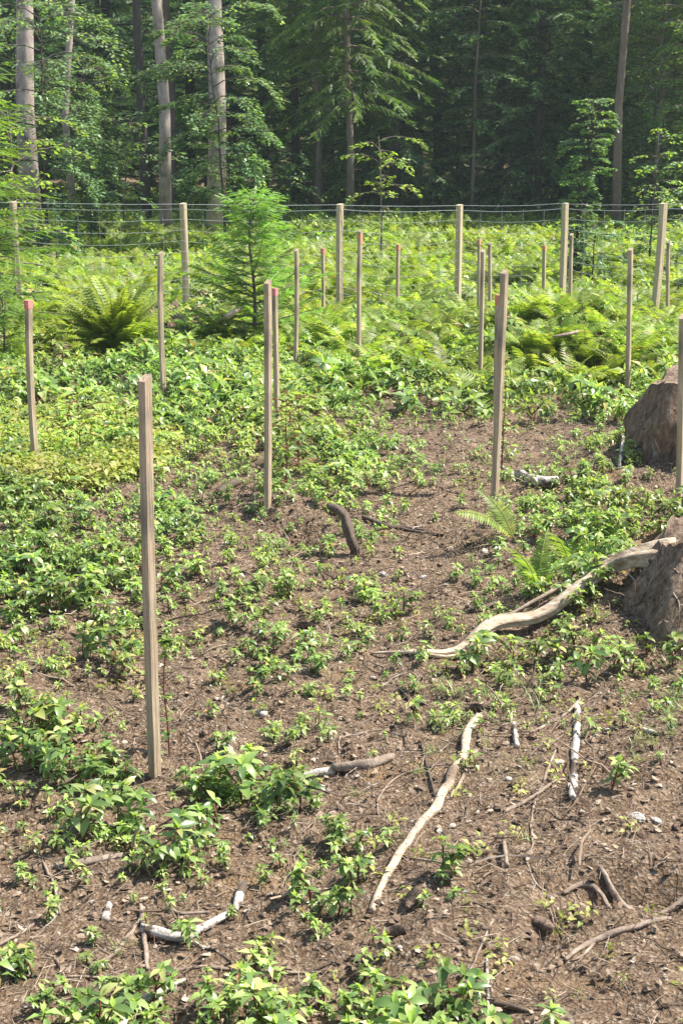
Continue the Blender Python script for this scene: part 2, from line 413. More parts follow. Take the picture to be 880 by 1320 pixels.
# ------------------------------------------------------------------ STAKES
def stake_mesh(h, s, name, mat, slant=.008):
    mb = MB(); v = []
    bow = random.uniform(-.012, .012)
    zs = [-.25, 0, .25 * h, .5 * h, .75 * h, h]
    for z in zs:
        f = max(z, 0) / h; ox = bow * math.sin(f * PI)
        c = s / 2; b = c * .12
        for (x, y) in [(-c + b, -c), (c - b, -c), (c, -c + b), (c, c - b), (c - b, c), (-c + b, c), (-c, c - b), (-c, -c + b)]:
            v.append((x + ox, y, z + (slant * (x / c) if z == h else 0)))
    n = 8; k = len(zs)
    q = [(i * n + j, i * n + (j + 1) % n, (i + 1) * n + (j + 1) % n, (i + 1) * n + j) for i in range(k - 1) for j in range(n)]
    top = (k - 1) * n
    q += [(top, top + 1, top + 2, top + 3), (top, top + 3, top + 4, top + 7), (top + 4, top + 5, top + 6, top + 7)]
    mb.add(v, q); return mb.mesh(name, [mat], smooth=False)
STK = [  # x_top,y_top, x_base,y_base(true ground), size, rz, paint, label, landmark
 (187, 487, 200, 1000, .026, .55, None, 'tallest wooden planting stake, nearest the camera, standing in a clump of seedlings', 'the nearest stake'),
 (345, 363, 345, 672, .024, .7, None, 'plain thin wooden stake beside the leafy shrub left of the curved dark stick', 'the plain central stake'),
 (650, 350, 637, 641, .026, .5, None, 'plain leaning stake rising from bare soil behind the white forked stick', 'the leaning stake'),
 (642, 383, 640, 618, .022, .6, 'orange', 'orange tipped stake hidden close behind the plain leaning stake', None),
 (37, 390, 47, 606, .027, .6, 'pink', 'pink tipped stake at the left edge above the yellow green patch', 'the pink tipped stake on the left'),
 (207, 326, 212, 522, .026, .4, None, 'plain stake in front of the old stump with the big fern clump', 'the stake before the old stump'),
 (354, 374, 358, 560, .024, .6, 'pink', 'pink tipped stake just behind the plain stake by the leafy shrub', None),
 (464, 297, 463, 492, .024, .6, 'orange', 'slim stake with an orange band standing among ferns, centre', 'the orange banded stake'),
 (622, 323, 618, 500, .024, .6, None, 'plain grey stake among ferns behind the plain leaning stake', 'the grey stake among ferns'),
 (812, 321, 808, 510, .026, .6, None, 'plain slim stake among ferns on the right, before the fence', 'the slim stake on the right'),
 (382, 322, 380, 482, .024, .6, None, 'dim plain stake in greenery between young spruce and orange banded stake', 'the dim stake right of the young spruce'),
 (416, 322, 416, 425, .024, .6, 'pink', 'small far stake with reddish tip left of the tall dark fence post', None),
 (513, 317, 513, 418, .024, .6, 'orange', 'short far stake deep in ferns right of the second fence post', None),
 (701, 318, 700, 420, .026, .6, 'orange', 'short far stake with reddish tip left of the fourth fence post', None),
 (736, 302, 734, 424, .026, .6, None, 'thin far stake tight against the right side of a fence post', None),
 (617, 310, 616, 424, .022, .6, 'orange', 'far stake with reddish tip, left of a close pair in the ferns', None),
 (631, 314, 631, 430, .024, .6, None, 'far plain stake, right of a close pair in the ferns', None),
 (861, 312, 860, 424, .026, .6, None, 'far plain stake behind the rightmost fence post', None),
 (879, 408, 874, 657, .024, .6, None, 'wooden stake at the right edge in front of the upper stump', 'the stake at the right edge'),
]
for (xt, yt, xb, yb, s, rz, paint, lab, land) in STK:
    b = G(xb, yb); t = AT(xt, yt, b.y + .01)
    # keep the base under the top, with the lean the photo shows
    d = t - b; h = d.length
    o = link('planting_stake', stake_mesh(h, s, 'planting_stake', M['stake']), loc=b)
    rot = d.to_track_quat('Z', 'Y').to_matrix() @ Matrix.Rotation(0, 3, 'Z')
    quat = Vector((0, 0, 1)).rotation_difference(d.normalized())
    o.rotation_mode = 'QUATERNION'; o.rotation_quaternion = quat @ Matrix.Rotation(rz + .36 + random.uniform(-.1, .1), 3, 'Z').to_quaternion()
    tag(o, lab, 'wooden stake', 'wooden planting stakes in the clearing')
    if land: lm(land, b)
    if paint:
        mb = MB(); c = s / 2 + .0012
        band = .028 if (paint != 'M') else .006
        lo, hi = h - band, h + .0105
        if paint == 'orange': lo, hi = h - .085, h - .02
        if paint == 'orange' and xt > 500: lo, hi = h - .035, h + .0105
        if paint == 'M': lo = h - .004
        v = [(sx * c, sy * c, z) for z in (lo, hi) for (sx, sy) in ((-1, -1), (1, -1), (1, 1), (-1, 1))]
        mb.add(v, [(0, 1, 5, 4), (1, 2, 6, 5), (2, 3, 7, 6), (3, 0, 4, 7), (4, 5, 6, 7), (3, 2, 1, 0)])
        link('painted_tip', mb.mesh('painted_tip', [M['pink' if paint == 'M' else paint]], smooth=False), parent=o)

# ------------------------------------------------------------------ FENCE
fe = link('wire_fence', None); fe.location = (0, 12.9, 0)
tag(fe, 'wire mesh fence on square wooden posts across the back of the clearing', 'fence')
FP = [(-205, 259, 12.2), (17, 260, 12.4), (236, 262, 12.7), (438, 263, 13.0), (592, 264, 13.3), (728, 262, 13.2), (857, 262, 12.7), (1010, 258, 12.4)]
lean = [0, .02, 0, 0, -.01, 0, -.05, 0]
tops = []
for i, ((px, py, yd), ln) in enumerate(zip(FP, lean)):
    t = AT(px, py, yd); z0 = float(gh(t.x + ln, yd)); h = t.z - z0
    o = link('post', stake_mesh(h, .053 if i in (6,) else .047, 'fence_post', M['post'], .003), parent=fe, loc=(t.x - ln * 0 + (-ln * 0), yd - 12.9, z0))
    o.rotation_euler = (0, -ln * 0 + ln * (-1) * -1 * 0.0, random.uniform(.6, 1.0))
    if i == 6: o.rotation_euler[1] = .05; o.location.x = t.x - .05
    tops.append((Vector((t.x, yd, t.z)), h))
wm = MB()
zr = [0.995, .955, .87, .78, .69, .60, .52, .44, .37, .30, .24, .18]
wr = np.random.default_rng(5)
for i in range(len(tops) - 1):
    (a, ha), (b, hb) = tops[i], tops[i + 1]
    for j, z in enumerate(zr):
        pts = []
        for k in range(7):
            f = k / 6; p = a.lerp(b, f); sag = (.010 + .008 * j % 3) * math.sin(f * PI) + wr.normal() * .002
            zz = a.z * (1 - f) + b.z * f
            pts.append((p.x, p.y - 12.9 - .03, zz - (1 - z) * 1.0 - sag))
        tube(wm, pts, 0.0019 if j < 2 else .0014, 4, cap=False)
    n = int((b - a).length / .16)
    for k in range(1, n):
        f = k / n; p = a.lerp(b, f)
        tube(wm, [(p.x, p.y - 12.9 - .03, p.z - .045), (p.x + wr.normal() * .004, p.y - 12.9 - .03, p.z - .45), (p.x, p.y - 12.9 - .03, p.z - .83)], .0012, 3, cap=False)
link('wire_mesh', wm.mesh('wire_mesh', [M['wire']]), parent=fe)

# ------------------------------------------------------------------ STICKS, ROOTS, LOGS
def stick(name, cat, label, pts, w, mat, lift=0., land=None, group=None, rough=.12, fork=(), n=8, lifts=None, split=False):
    """pts in photo pixels on the ground, w = widths in pixels; built at true size and in world space"""
    P = []; Rr = []
    for i, (x, y) in enumerate(pts):
        p = G(x, y); r = w[i if i < len(w) else -1] / 2 * mpp(p)
        up = r * .7 + lift + (lifts[i] if lifts else 0)
        p = G(x, y, up); P.append(p); Rr.append(r)
    o0 = P[len(P) // 2].copy(); o0.z = float(gh(o0.x, o0.y))
    step = max(.006, max(Rr) * 1.2)
    A, B = resample(P, Rr, step)
    r = np.random.default_rng(int(abs(pts[0][0] * 13 + pts[0][1])))
    for a, b in zip(A, B): a.z = max(a.z, float(gh(a.x, a.y)) + b * .55)
    zz = [a.z for a in A]
    for k_, a in enumerate(A):
        lo_, hi_ = max(0, k_ - 3), min(len(A), k_ + 4); a.z = max(sum(zz[lo_:hi_]) / (hi_ - lo_), float(gh(a.x, a.y)) + b * .2)
    ph = r.uniform(0, 50)
    A = [a - o0 + Vector((float(vnoise(k_ * .35, ph, 1)), float(vnoise(k_ * .35, ph + 9, 1)), 0)) * b * .7 for k_, (a, b) in enumerate(zip(A, B))]
    B = [b * (.96 + .22 * float(vnoise(k_ * .45, ph + 20, 1))) for k_, b in enumerate(B)]
    mb = MB(); tube(mb, A, B, 12 if max(B) > .005 else n, rough=rough * .5, seed=int(r.integers(1000)), groove=.28)
    o = link(name, mb.mesh(name, [mat]), loc=o0)
    tag(o, label, cat, group)
    for (fp, fw, part) in fork:
        P2 = []; R2 = []
        for i, (x, y) in enumerate(fp):
            p = G(x, y); rr = fw[i if i < len(fw) else -1] / 2 * mpp(p); P2.append(G(x, y, rr * .8)); R2.append(rr)
        A, B = resample(P2, R2, max(.006, max(R2)))
        m2 = MB(); tube(m2, [a - o0 for a in A], B, 6, rough=rough, seed=3)
        link(part, m2.mesh(part, [mat]), parent=o)
    if land: lm(land, o0)
    return o
W_, T_, D_, R_ = M['white_wood'], M['twig'], M['dark_twig'], M['root_wood']
GS = 'dead sticks and roots lying on the soil'
stick('fallen_branch', 'branch', 'long bleached S shaped branch lying across the bare soil, lower centre', [(617, 924), (602, 945), (599, 972), (582, 1002), (560, 1042), (528, 1080), (500, 1126), (478, 1175)], [9, 12, 11, 12, 12, 11, 9, 8], R_, land='the long bleached branch', group=GS, fork=[([(600, 1000), (585, 1022), (562, 1040), (540, 1056)], [5, 4, 3, 2], 'side_twig')])
stick('straight_stick', 'stick', 'straight white stick lying upright in the picture on bare soil, right', [(744, 908), (742, 950), (740, 990), (738, 1030)], [8, 9, 10, 9], W_, land='the straight white stick', group=GS)
stick('thin_twig', 'twig', 'thin grey twig meeting the top of the straight white stick', [(678, 946), (705, 934), (728, 920), (748, 902)], [3, 4, 4, 3], T_, group=GS)
stick('thin_twig', 'twig', 'short pale twig pointing up left of the straight white stick', [(700, 1010), (708, 985), (716, 966)], [3, 4, 3], T_, group=GS)
stick('thin_twig', 'twig', 'slanting brown twig ending at the straight white stick', [(650, 1046), (690, 1025), (712, 1008), (730, 990)], [5, 5, 4, 3], T_, group=GS, fork=[([(690, 1025), (700, 1010)], [3, 2], 'side_twig')])
stick('loose_root', 'root', 'thin root looping in an arc left of the long bleached branch', [(487, 1050), (488, 1028), (512, 1002), (560, 987), (600, 985)], [3, 3, 3, 2, 2], T_, group=GS, n=5)
stick('loose_root', 'root', 'wiggly thin root running down the bare soil, lower right', [(690, 1030), (684, 1062), (686, 1090), (678, 1110), (688, 1135), (704, 1152)], [3, 4, 3, 4, 3, 2], T_, land='the wiggly root', group=GS, n=5)
stick('thin_twig', 'twig', 'short thick brown twig left of the wiggly root', [(649, 1088), (653, 1118)], [4, 6], T_, group=GS)
stick('thin_twig', 'twig', 'long pale slanting twig on the lower bare soil', [(635, 1186), (620, 1220), (598, 1266)], [3, 4, 4], T_, land='the pale slanting twig', group=GS)
stick('thin_twig', 'twig', 'pale twig running out of the bottom edge of the picture', [(627, 1236), (628, 1270), (630, 1330)], [4, 5, 4], W_, group=GS)
stick('dead_root', 'root', 'dark straight root crossing the soil at lower right, uppermost of a pair', [(724, 1158), (760, 1160), (800, 1165), (862, 1178)], [5, 7, 7, 5], T_, land='the pair of roots at lower right', group=GS)
stick('dead_root', 'root', 'pale curved root at lower right below the dark straight root', [(728, 1238), (765, 1214), (800, 1200), (864, 1184)], [5, 8, 8, 5], T_, group=GS, fork=[([(768, 1212), (750, 1232), (735, 1238)], [5, 4, 2], 'side_twig')])
stick('dead_root', 'root', 'brown root bridging the dark hollow at the right edge', [(772, 1118), (805, 1124), (845, 1132), (890, 1130)], [5, 9, 8, 7], T_, lift=.012, land='the hollow at the right edge', group=GS)
stick('thin_twig', 'twig', 'dark thin twig left of the long bleached branch', [(543, 958), (552, 995), (562, 1030)], [3, 4, 3], D_, group=GS)
stick('thin_twig', 'twig', 'short dark twig pointing at the top of the long bleached branch', [(517, 890), (526, 902), (536, 918)], [3, 5, 4], D_, land='the short dark twig', group=GS)
stick('thin_twig', 'twig', 'short pale upright stick between bleached branch and straight stick', [(661, 934), (664, 950), (666, 966)], [5, 8, 6], W_, group=GS)
stick('dead_stick', 'stick', 'short dark stick at the bottom of the bare soil', [(630, 1290), (655, 1298), (682, 1302)], [8, 9, 5], D_, group=GS)
stick('dead_stick', 'stick', 'brown knobbly log end beside the white broken stick, centre', [(428, 992), (455, 988), (480, 983), (506, 975)], [10, 13, 11, 7], T_, land='the brown log end', group=GS)
stick('broken_stick', 'stick', 'white broken stick end left of the brown knobbly log end', [(388, 1004), (410, 996), (432, 990)], [6, 9, 11], W_, group=GS)
stick('broken_stick', 'stick', 'small white splinter just below the white broken stick end', [(398, 1008), (412, 1014), (426, 1023)], [4, 7, 5], W_, group=GS)
stick('birch_branch', 'branch', 'white barked branch lying below the near seedling clump, lower left', [(184, 1196), (205, 1203), (232, 1206), (262, 1195), (296, 1178)], [11, 14, 13, 11, 8], W_, lift=.008, land='the white barked branch', group=GS)
stick('birch_branch', 'branch', 'short white piece of bark upright above the white barked branch', [(303, 1176), (308, 1160), (315, 1140)], [8, 13, 12], W_, group=GS)
stick('thin_twig', 'twig', 'long thin twig lying level across the lower left soil', [(88, 1259), (140, 1260), (182, 1258), (232, 1250), (310, 1250), (372, 1254), (430, 1252)], [3, 4, 4, 4, 5, 4, 2], T_, land='the long level twig', group=GS, n=6)
stick('dead_branch', 'branch', 'pale bare branch slanting up from the bottom left edge', [(128, 1322), (158, 1300), (192, 1284), (238, 1262)], [9, 11, 10, 5], W_, lift=.006, group=GS)
stick('thin_twig', 'twig', 'pale bent twig rising at the left below the yellowed seedling', [(46, 1096), (62, 1125), (72, 1150), (78, 1178)], [2, 4, 4, 3], T_, land='the pale bent twig', group=GS)
stick('thin_twig', 'twig', 'grey twig at the left edge above the short thick twig', [(-8, 1222), (22, 1206), (46, 1190)], [5, 5, 3], T_, land='the grey twig at the left edge', group=GS)
stick('thin_twig', 'twig', 'short thick twig slanting down near the left edge', [(5, 1222), (15, 1236), (28, 1248)], [4, 6, 4], T_, group=GS)
stick('loose_root', 'root', 'fine root sweeping left from the end of the white barked branch', [(78, 1246), (110, 1244), (140, 1236), (165, 1208), (184, 1178)], [3, 4, 5, 5, 3], T_, group=GS)
stick('loose_root', 'root', 'upright dark root at the left end of the white barked branch', [(181, 1166), (185, 1200), (188, 1228), (190, 1250)], [5, 7, 6, 6], T_, group=GS)
stick('loose_root', 'root', 'pale root hooking down beside the long level twig, lower left', [(60, 1230), (76, 1242), (88, 1280)], [3, 4, 3], T_, group=GS)
stick('thin_twig', 'twig', 'pale forked twig below the white barked branch', [(232, 1218), (248, 1214), (262, 1222), (300, 1243)], [3, 4, 4, 3], W_, group=GS, fork=[([(262, 1222), (262, 1238)], [4, 3], 'side_twig')])
stick('thin_twig', 'twig', 'small curved twig above the white barked branch', [(221, 1172), (235, 1177), (270, 1176)], [4, 5, 3], T_, group=GS)
stick('wood_chunk', 'wood piece', 'curled white chunk of rotten wood on the soil right of the nearest stake', [(301, 950), (295, 962), (294, 972), (305, 982)], [8, 11, 10, 15], W_, land='the curled white chunk', group=GS)
stick('wood_chip', 'wood piece', 'small white wood chip above the curled white chunk', [(334, 916), (342, 918)], [8, 9], W_, group=GS)
stick('wood_chip', 'wood piece', 'upright white wood chip on the soil at lower left', [(140, 1168), (138, 1188)], [9, 10], W_, land='the upright white chip', group=GS)
stick('dead_stick', 'stick', 'half hidden grey stick below the near seedling clump', [(70, 1118), (110, 1112), (160, 1102)], [7, 9, 6], T_, group=GS)
stick('dead_branch', 'branch', 'brown curved twig at the bottom centre above the front leaves', [(392, 1256), (415, 1246), (438, 1238), (466, 1240), (490, 1258)], [4, 5, 6, 5, 3], D_, land='the brown curved twig', group=GS)
stick('dead_branch', 'branch', 'dark branch lying right of the curved dark stick', [(468, 664), (498, 678), (520, 684), (548, 690)], [4, 6, 5, 4], D_, land='the dark branch', group=GS, fork=[([(505, 684), (535, 690), (572, 693)], [4, 4, 3], 'side_twig')])
stick('dead_branch', 'branch', 'dark stick lying above the big bare root, right of centre', [(598, 790), (620, 786), (645, 776), (668, 768)], [5, 7, 7, 4], D_, land='the dark stick above the big root', group=GS)
stick('forked_stick', 'stick', 'white forked stick end lying across the foot of the leaning stake', [(637, 607), (648, 610), (662, 616), (674, 622)], [4, 6, 6, 4], W_, land='the white forked stick', group=GS, fork=[([(640, 599), (650, 604), (662, 612)], [4, 5, 4], 'side_twig')])
stick('fallen_log', 'log', 'short white topped log right of the leaning stake', [(668, 612), (690, 616), (718, 618)], [10, 14, 9], W_, lift=.01, group=GS)
stick('dead_stick', 'stick', 'dark short log lying left of the plain central stake', [(282, 634), (295, 628), (310, 620)], [9, 10, 8], D_, land='the dark short log', group=GS)
stick('dead_stick', 'stick', 'thin dark stick upper left of the dark short log', [(244, 625), (258, 616), (270, 610)], [3, 4, 4], D_, group=GS)
stick('dead_stick', 'stick', 'reddish twig lying right behind the nearest stake', [(160, 669), (178, 668), (188, 669)], [4, 5, 3], T_, group=GS)
stick('thin_twig', 'twig', 'pale twig lying on soil in the back of the bare strip', [(560, 501), (590, 500), (622, 500)], [4, 5, 3], T_, land='the pale twig at the back', group=GS)
stick('thin_twig', 'twig', 'thin twig left behind the brown log end', [(440, 951), (465, 946), (492, 940)], [3, 4, 3], T_, group=GS)
stick('thin_twig', 'twig', 'long pale twig lying in the bare centre left of the dark branch', [(300, 655), (318, 650), (340, 658)], [3, 4, 3], T_, group=GS)
stick('thin_twig', 'twig', 'thin straight twig lying below the wiggly root', [(560, 1190), (600, 1165), (640, 1178)], [2, 3, 2], D_, group=GS, n=5)
stick('thin_twig', 'twig', 'pale splinter on soil far right of the straight white stick', [(826, 938), (838, 943), (848, 948)], [3, 7, 4], W_, group=GS)
stick('thin_twig', 'twig', 'thin brown twig between the two bare roots and the bleached branch', [(520, 1105), (560, 1110), (600, 1118)], [2, 3, 2], T_, group=GS, n=5)
# standing curved stick in the middle
P = [G(424, 650, .12), G(436, 657, .115), G(447, 675, .09), G(455, 700, .04), G(458, 722, -.01)]
P = [AT(424, 650, P[-1].y + .12), AT(437, 659, P[-1].y + .07), AT(447, 675, P[-1].y + .04), AT(455, 700, P[-1].y + .01), G(458, 722, -.02)]
o0 = G(458, 722); A, B = resample(P, [.012, .016, .018, .017, .015], .02)
A = [a + Vector((float(vnoise(k_ * .8, 3, 1)) * .012, 0, float(vnoise(k_ * .8, 9, 1)) * .010)) for k_, a in enumerate(A)]; B[0] *= .6; B = [b * (1 + .3 * float(vnoise(k_ * .9, 5, 1))) for k_, b in enumerate(B)]
mb = MB(); tube(mb, [a - o0 for a in A], B, 14, rough=.06, groove=.35)
o = tag(link('curved_stick', mb.mesh('curved_stick', [D_]), loc=o0), 'curved dark stick arching up out of the soil beside a small burrow', 'stick', GS); lm('the curved dark stick', o0)
# leaning white stick against the upper stump
P = [G(797, 608, 0), AT(800, 585, G(797, 608).y + .06), AT(803, 562, G(797, 608).y + .12)]
o0 = P[0].copy(); mb = MB(); tube(mb, [a - o0 for a in P], [.007, .008, .006], 8, rough=.1)
tag(link('leaning_stick', mb.mesh('leaning_stick', [W_]), loc=o0), 'thin white stick propped against the left side of the upper stump', 'stick', GS)
# leaning log left of young spruce and others
P = [G(268, 424, .02), AT(292, 408, 10.9), AT(316, 393, 11.3)]
o0 = G(268, 424); mb = MB(); A, B = resample(P, [.022, .022, .02], .05); tube(mb, [a - o0 for a in A], B, 8, rough=.08)
tag(link('leaning_pole', mb.mesh('leaning_pole', [R_]), loc=o0), 'pale pole leaning in the greenery left of the young spruce', 'pole')
P = [AT(750, 426, 9.9), AT(735, 430, 9.8), AT(712, 434, 9.7)]
o0 = P[1].copy(); o0.z = float(gh(o0.x, o0.y)); mb = MB(); tube(mb, [a - o0 for a in P], [.011, .012, .008], 8, rough=.1)
tag(link('dead_stick', mb.mesh('dead_stick', [T_]), loc=o0), 'pale stick poking from the overgrown mound among the ferns', 'stick')

# ------------------------------------------------------------------ STUMPS
def stump(name, c, rad, h, label, seed, flares, top_tilt=(0, 0), mats=('stump', 'stump_top'), rag=.03, debris=300):
    r = np.random.default_rng(seed); n = 72; k = 22
    z0 = float(gh(c[0], c[1]))
    root = link(name, None, loc=(c[0], c[1], z0)); tag(root, label, 'tree stump', 'old tree stumps')
    ph = r.uniform(0, 6.28, 6); am = r.uniform(.02, .06, 6)
    v = []
    for i in range(k + 1):
        f = i / k
        for j in range(n):
            th = 2 * PI * j / n
            rr = rad * (1 + sum(am[m] * math.sin((m + 2) * th + ph[m] + f * 1.5) for m in range(6)))
            for (fa, fw, fl) in flares:
                d = (th - fa + PI) % (2 * PI) - PI
                rr += fl * 1.6 * math.exp(-(d / fw) ** 2) * (1 - f) ** 1.1
            rr *= 1 + (.16 * float(vnoise(th * 7, f * 5, 1, seed)) + .22 * float(vnoise(th * 2.5, f * 2.5, 1, seed + 3)) + .09 * float(vnoise(th * 22, f * 9, 1, seed + 4)) - .10 * (f > .8) * (f - .8) * 5)
            x, y = rr * math.cos(th), rr * math.sin(th)
            hh = h + top_tilt[0] * x + top_tilt[1] * y + rag * 2.4 * float(vnoise(th * 3.0, 0, 1, seed + 1)) + rag * float(vnoise(th * 14, 1, 1, seed + 2))
            v.append((x, y, -.42 + f * (hh + .42)))
    q = [(i * n + j, i * n + (j + 1) % n, (i + 1) * n + (j + 1) % n, (i + 1) * n + j) for i in range(k) for j in range(n)]
    mb = MB(); mb.add(v, q); link('bark', mb.mesh('stump_bark', [M[mats[0]]]), parent=root)
    rim = np.array(v[k * n:]); rings = [rim]
    cen = np.array([0, 0, rim[:, 2].mean() - .01])
    m = 12; vv = [rim]
    for a in range(1, m):
        f = a / m; ring = rim * (1 - f) + cen * f
        ring[:, 2] += rag * .9 * np.array([float(vnoise(p[0] * 18, p[1] * 18, 1, seed + 5)) for p in ring]); vv.append(ring)
    V = np.concatenate(vv + [cen[None]])
    V[:, 2] += .002
    q = [(a * n + j, a * n + (j + 1) % n, (a + 1) * n + (j + 1) % n, (a + 1) * n + j) for a in range(m - 1) for j in range(n)]
    t = [((m - 1) * n + j, (m - 1) * n + (j + 1) % n, m * n) for j in range(n)]
    mb = MB(); mb.add(V, q, t); link('cut_top', mb.mesh('stump_top', [M[mats[1]]]), parent=root)
    m2 = MB(); va = np.array(v); big = debris
    for _ in range(big):
        i = int(r.integers(4, k)); j = int(r.integers(0, n)); p = va[i * n + j]; th = math.atan2(p[1], p[0]); s_ = r.uniform(.006, .022)
        if r.random() < .45:
            a0, b0 = p + np.array([math.cos(th), math.sin(th), 0]) * .006, p + np.array([math.cos(th) * r.uniform(.005, .03), math.sin(th) * r.uniform(.005, .03), 0]) + np.array([r.normal() * .02, r.normal() * .02, -r.uniform(.02, .07)])
            tube(m2, [a0, (a0 + b0) / 2 + r.normal(size=3) * .006, b0], [.0016, .0018, .0008], 3, 0, cap=False)
        else:
            Mx = Matrix.Rotation(th, 3, 'Z') @ Matrix.Rotation(PI / 2 + r.normal() * .5, 3, 'Y') @ Matrix.Rotation(r.uniform(0, 6), 3, 'Z') @ Matrix.Scale(s_, 3)
            w8 = [(.5, 0, 0), (.2, .35, .1), (-.3, .3, -.1), (-.5, -.1, .1), (0, -.35, 0)]
            m2.add([tuple(Vector(p) + Mx @ Vector(q_) + Vector((math.cos(th), math.sin(th), 0)) * .005) for q_ in w8], None, [(0, 1, 2), (0, 2, 3), (0, 3, 4)])
    if big: tag(link('loose_bark', m2.mesh('loose_bark', [M['litter']], smooth=False), parent=root), kind='stuff')
    return root
s1 = stump('tree_stump', (1.27, 4.68), .27, .10, 'low rotten stump with a long bare root running left, right edge', 3, [(2.9, .5, .12), (3.9, .5, .16), (4.9, .5, .14), (1.9, .6, .10)], (.10, .02), ('stump_top', 'stump_top'), .06, 1900)
P = [G(478, 842, .004), G(535, 842, .012), G(585, 836, .02), G(635, 818, .03), G(690, 796, .04), G(735, 766, .06), AT(782, 732, 4.72), AT(825, 716, 4.66), AT(870, 712, 4.62)]
w = [3, 8, 15, 19, 19, 21, 24, 30, 40]
Rr = [a / 2 * mpp(p) for a, p in zip(w, P)]
A, B = resample(P, Rr, .03); rr_ = np.random.default_rng(4)
for a, b in zip(A, B): a.z = max(a.z, float(gh(a.x, a.y)) + b * .5)
B = [b * (1 + .2 * float(vnoise(i * .35, 0, 1, 3))) for i, b in enumerate(B)]
mb = MB(); o0 = Vector(s1.location); tube(mb, [a - o0 for a in A], B, 26, rough=.03, flat=.72, groove=.38)
o = link('root', mb.mesh('bare_root', [R_]), parent=s1); o['label'] = 'long bleached bare root tapering to the left'
lm('the big bare root', G(600, 838)); lm('the low rotten stump', G(800, 870))
P = [G(640, 800, .01), G(700, 768, .02), G(745, 742, .04), AT(790, 716, 4.8)]
mb = MB(); A, B = resample(P, [.004, .007, .008, .008], .03); tube(mb, [a - o0 for a in A], B, 8, rough=.15)
link('root', mb.mesh('thin_root', [T_]), parent=s1)
s2 = stump('tree_stump', (1.76, 6.85), .35, .35, 'tall dark brown stump with sloping side behind the right edge stake', 11, [(3.25, .55, .16), (4.4, .4, .12), (2.2, .4, .2)], (.10, .03), ('stump', 'stump_top'), .03)
lm('the tall dark stump', G(830, 640))
s3p = G(205, 448)
s3 = stump('tree_stump', (s3p.x, s3p.y + .25), .16, .26, 'old split stump half covered by the big fern clump', 17, [(4.4, .5, .12), (5.6, .5, .08)], (0, 0), ('stump', 'stump_top'), .07)
lm('the old split stump', (s3p.x, s3p.y))
P = [AT(222, 398, s3p.y + .1), AT(232, 414, s3p.y), AT(243, 428, s3p.y - .1)]
mb = MB(); o0 = Vector(s3.location); tube(mb, [a - o0 for a in P], [.035, .036, .030], 10, rough=.1)
link('split_slab', mb.mesh('split_slab', [M['stump_top']]), parent=s3)
# ------------------------------------------------------------------ CONES and STONES
def cone_mesh(L=.075, Rm=.014):
    mb = MB(); r = np.random.default_rng(9)
    for i in range(26):
        f = i / 25; n = 9; rad = Rm * (math.sin(PI * (f * .86 + .1)) ** .7)
        for j in range(n):
            a = 2 * PI * (j + .5 * (i % 2)) / n; ca, sa = math.cos(a), math.sin(a)
            x = (f - .5) * L; w = rad * .42
            c = np.array([x, rad * .72 * ca, rad * .72 * sa]); t = np.array([-sa, 0, 0])
            tv = np.array([0, -sa, ca]); nv = np.array([0, ca, sa])
            mb.add([c - tv * w, c + tv * w, c + nv * rad * .42 + tv * w * .6 + np.array([L * .05, 0, 0]), c + nv * rad * .42 - tv * w * .6 + np.array([L * .05, 0, 0])], [(0, 1, 2, 3)])
    tube(mb, [(-L / 2, 0, 0), (-L * .4, 0, 0), (0, 0, 0), (L * .4, 0, 0), (L / 2, 0, 0)], [Rm * .3, Rm * .7, Rm * .85, Rm * .6, Rm * .2], 9)
    return mb.mesh('spruce_cone', [M['cone']], smooth=False)
CM = cone_mesh()
for (x, y, s, rz, lab) in [(336, 860, 1.0, 2.5, 'closed brown cone on soil left of the central seedling clump'), (392, 803, 1.1, .1, 'fat grey brown cone lying level below the small burrow'),
        (531, 1158, .9, 1.2, 'dark cone under the leaves beside the lower bleached branch end'), (687, 880, .9, 1.5, 'grey cone standing on end below the big bare root'),
        (510, 1200, .7, .4, 'small dark cone on the lower bare soil edge'), (612, 912, .8, .2, 'brown cone at the upper tip of the long bleached branch'),
        (700, 1190, .8, 2.2, 'dark cone beside a small pit at lower right'), (235, 560, 1.1, .5, 'cone on the litter behind the nearest stake')]:
    p = G(x, y, .012 * s)
    tag(link('spruce_cone', CM, loc=p, rot=(0, random.uniform(-.15, .15), rz), scale=s * 1.0), lab, 'cone', 'cones lying on the soil')
def stone_mesh(seed):
    r = np.random.default_rng(seed); n, k = 14, 8; v = []
    for i in range(k + 1):
        ph = PI * i / k
        for j in range(n):
            th = 2 * PI * j / n; rr = 1 + .35 * float(vnoise(math.cos(th) * 1.3 + seed, math.sin(th) * 1.3 + ph, 1, seed)) + .08 * r.normal() * math.sin(ph)
            v.append((rr * math.sin(ph) * math.cos(th), .75 * rr * math.sin(ph) * math.sin(th), .55 * rr * math.cos(ph)))
    q = [(i * n + j, (i + 1) * n + j, (i + 1) * n + (j + 1) % n, i * n + (j + 1) % n) for i in range(k) for j in range(n)]
    mb = MB(); mb.add(v, q); return mb.mesh('stone', [M['stone']], smooth=False)
SM = [stone_mesh(i) for i in range(4)]
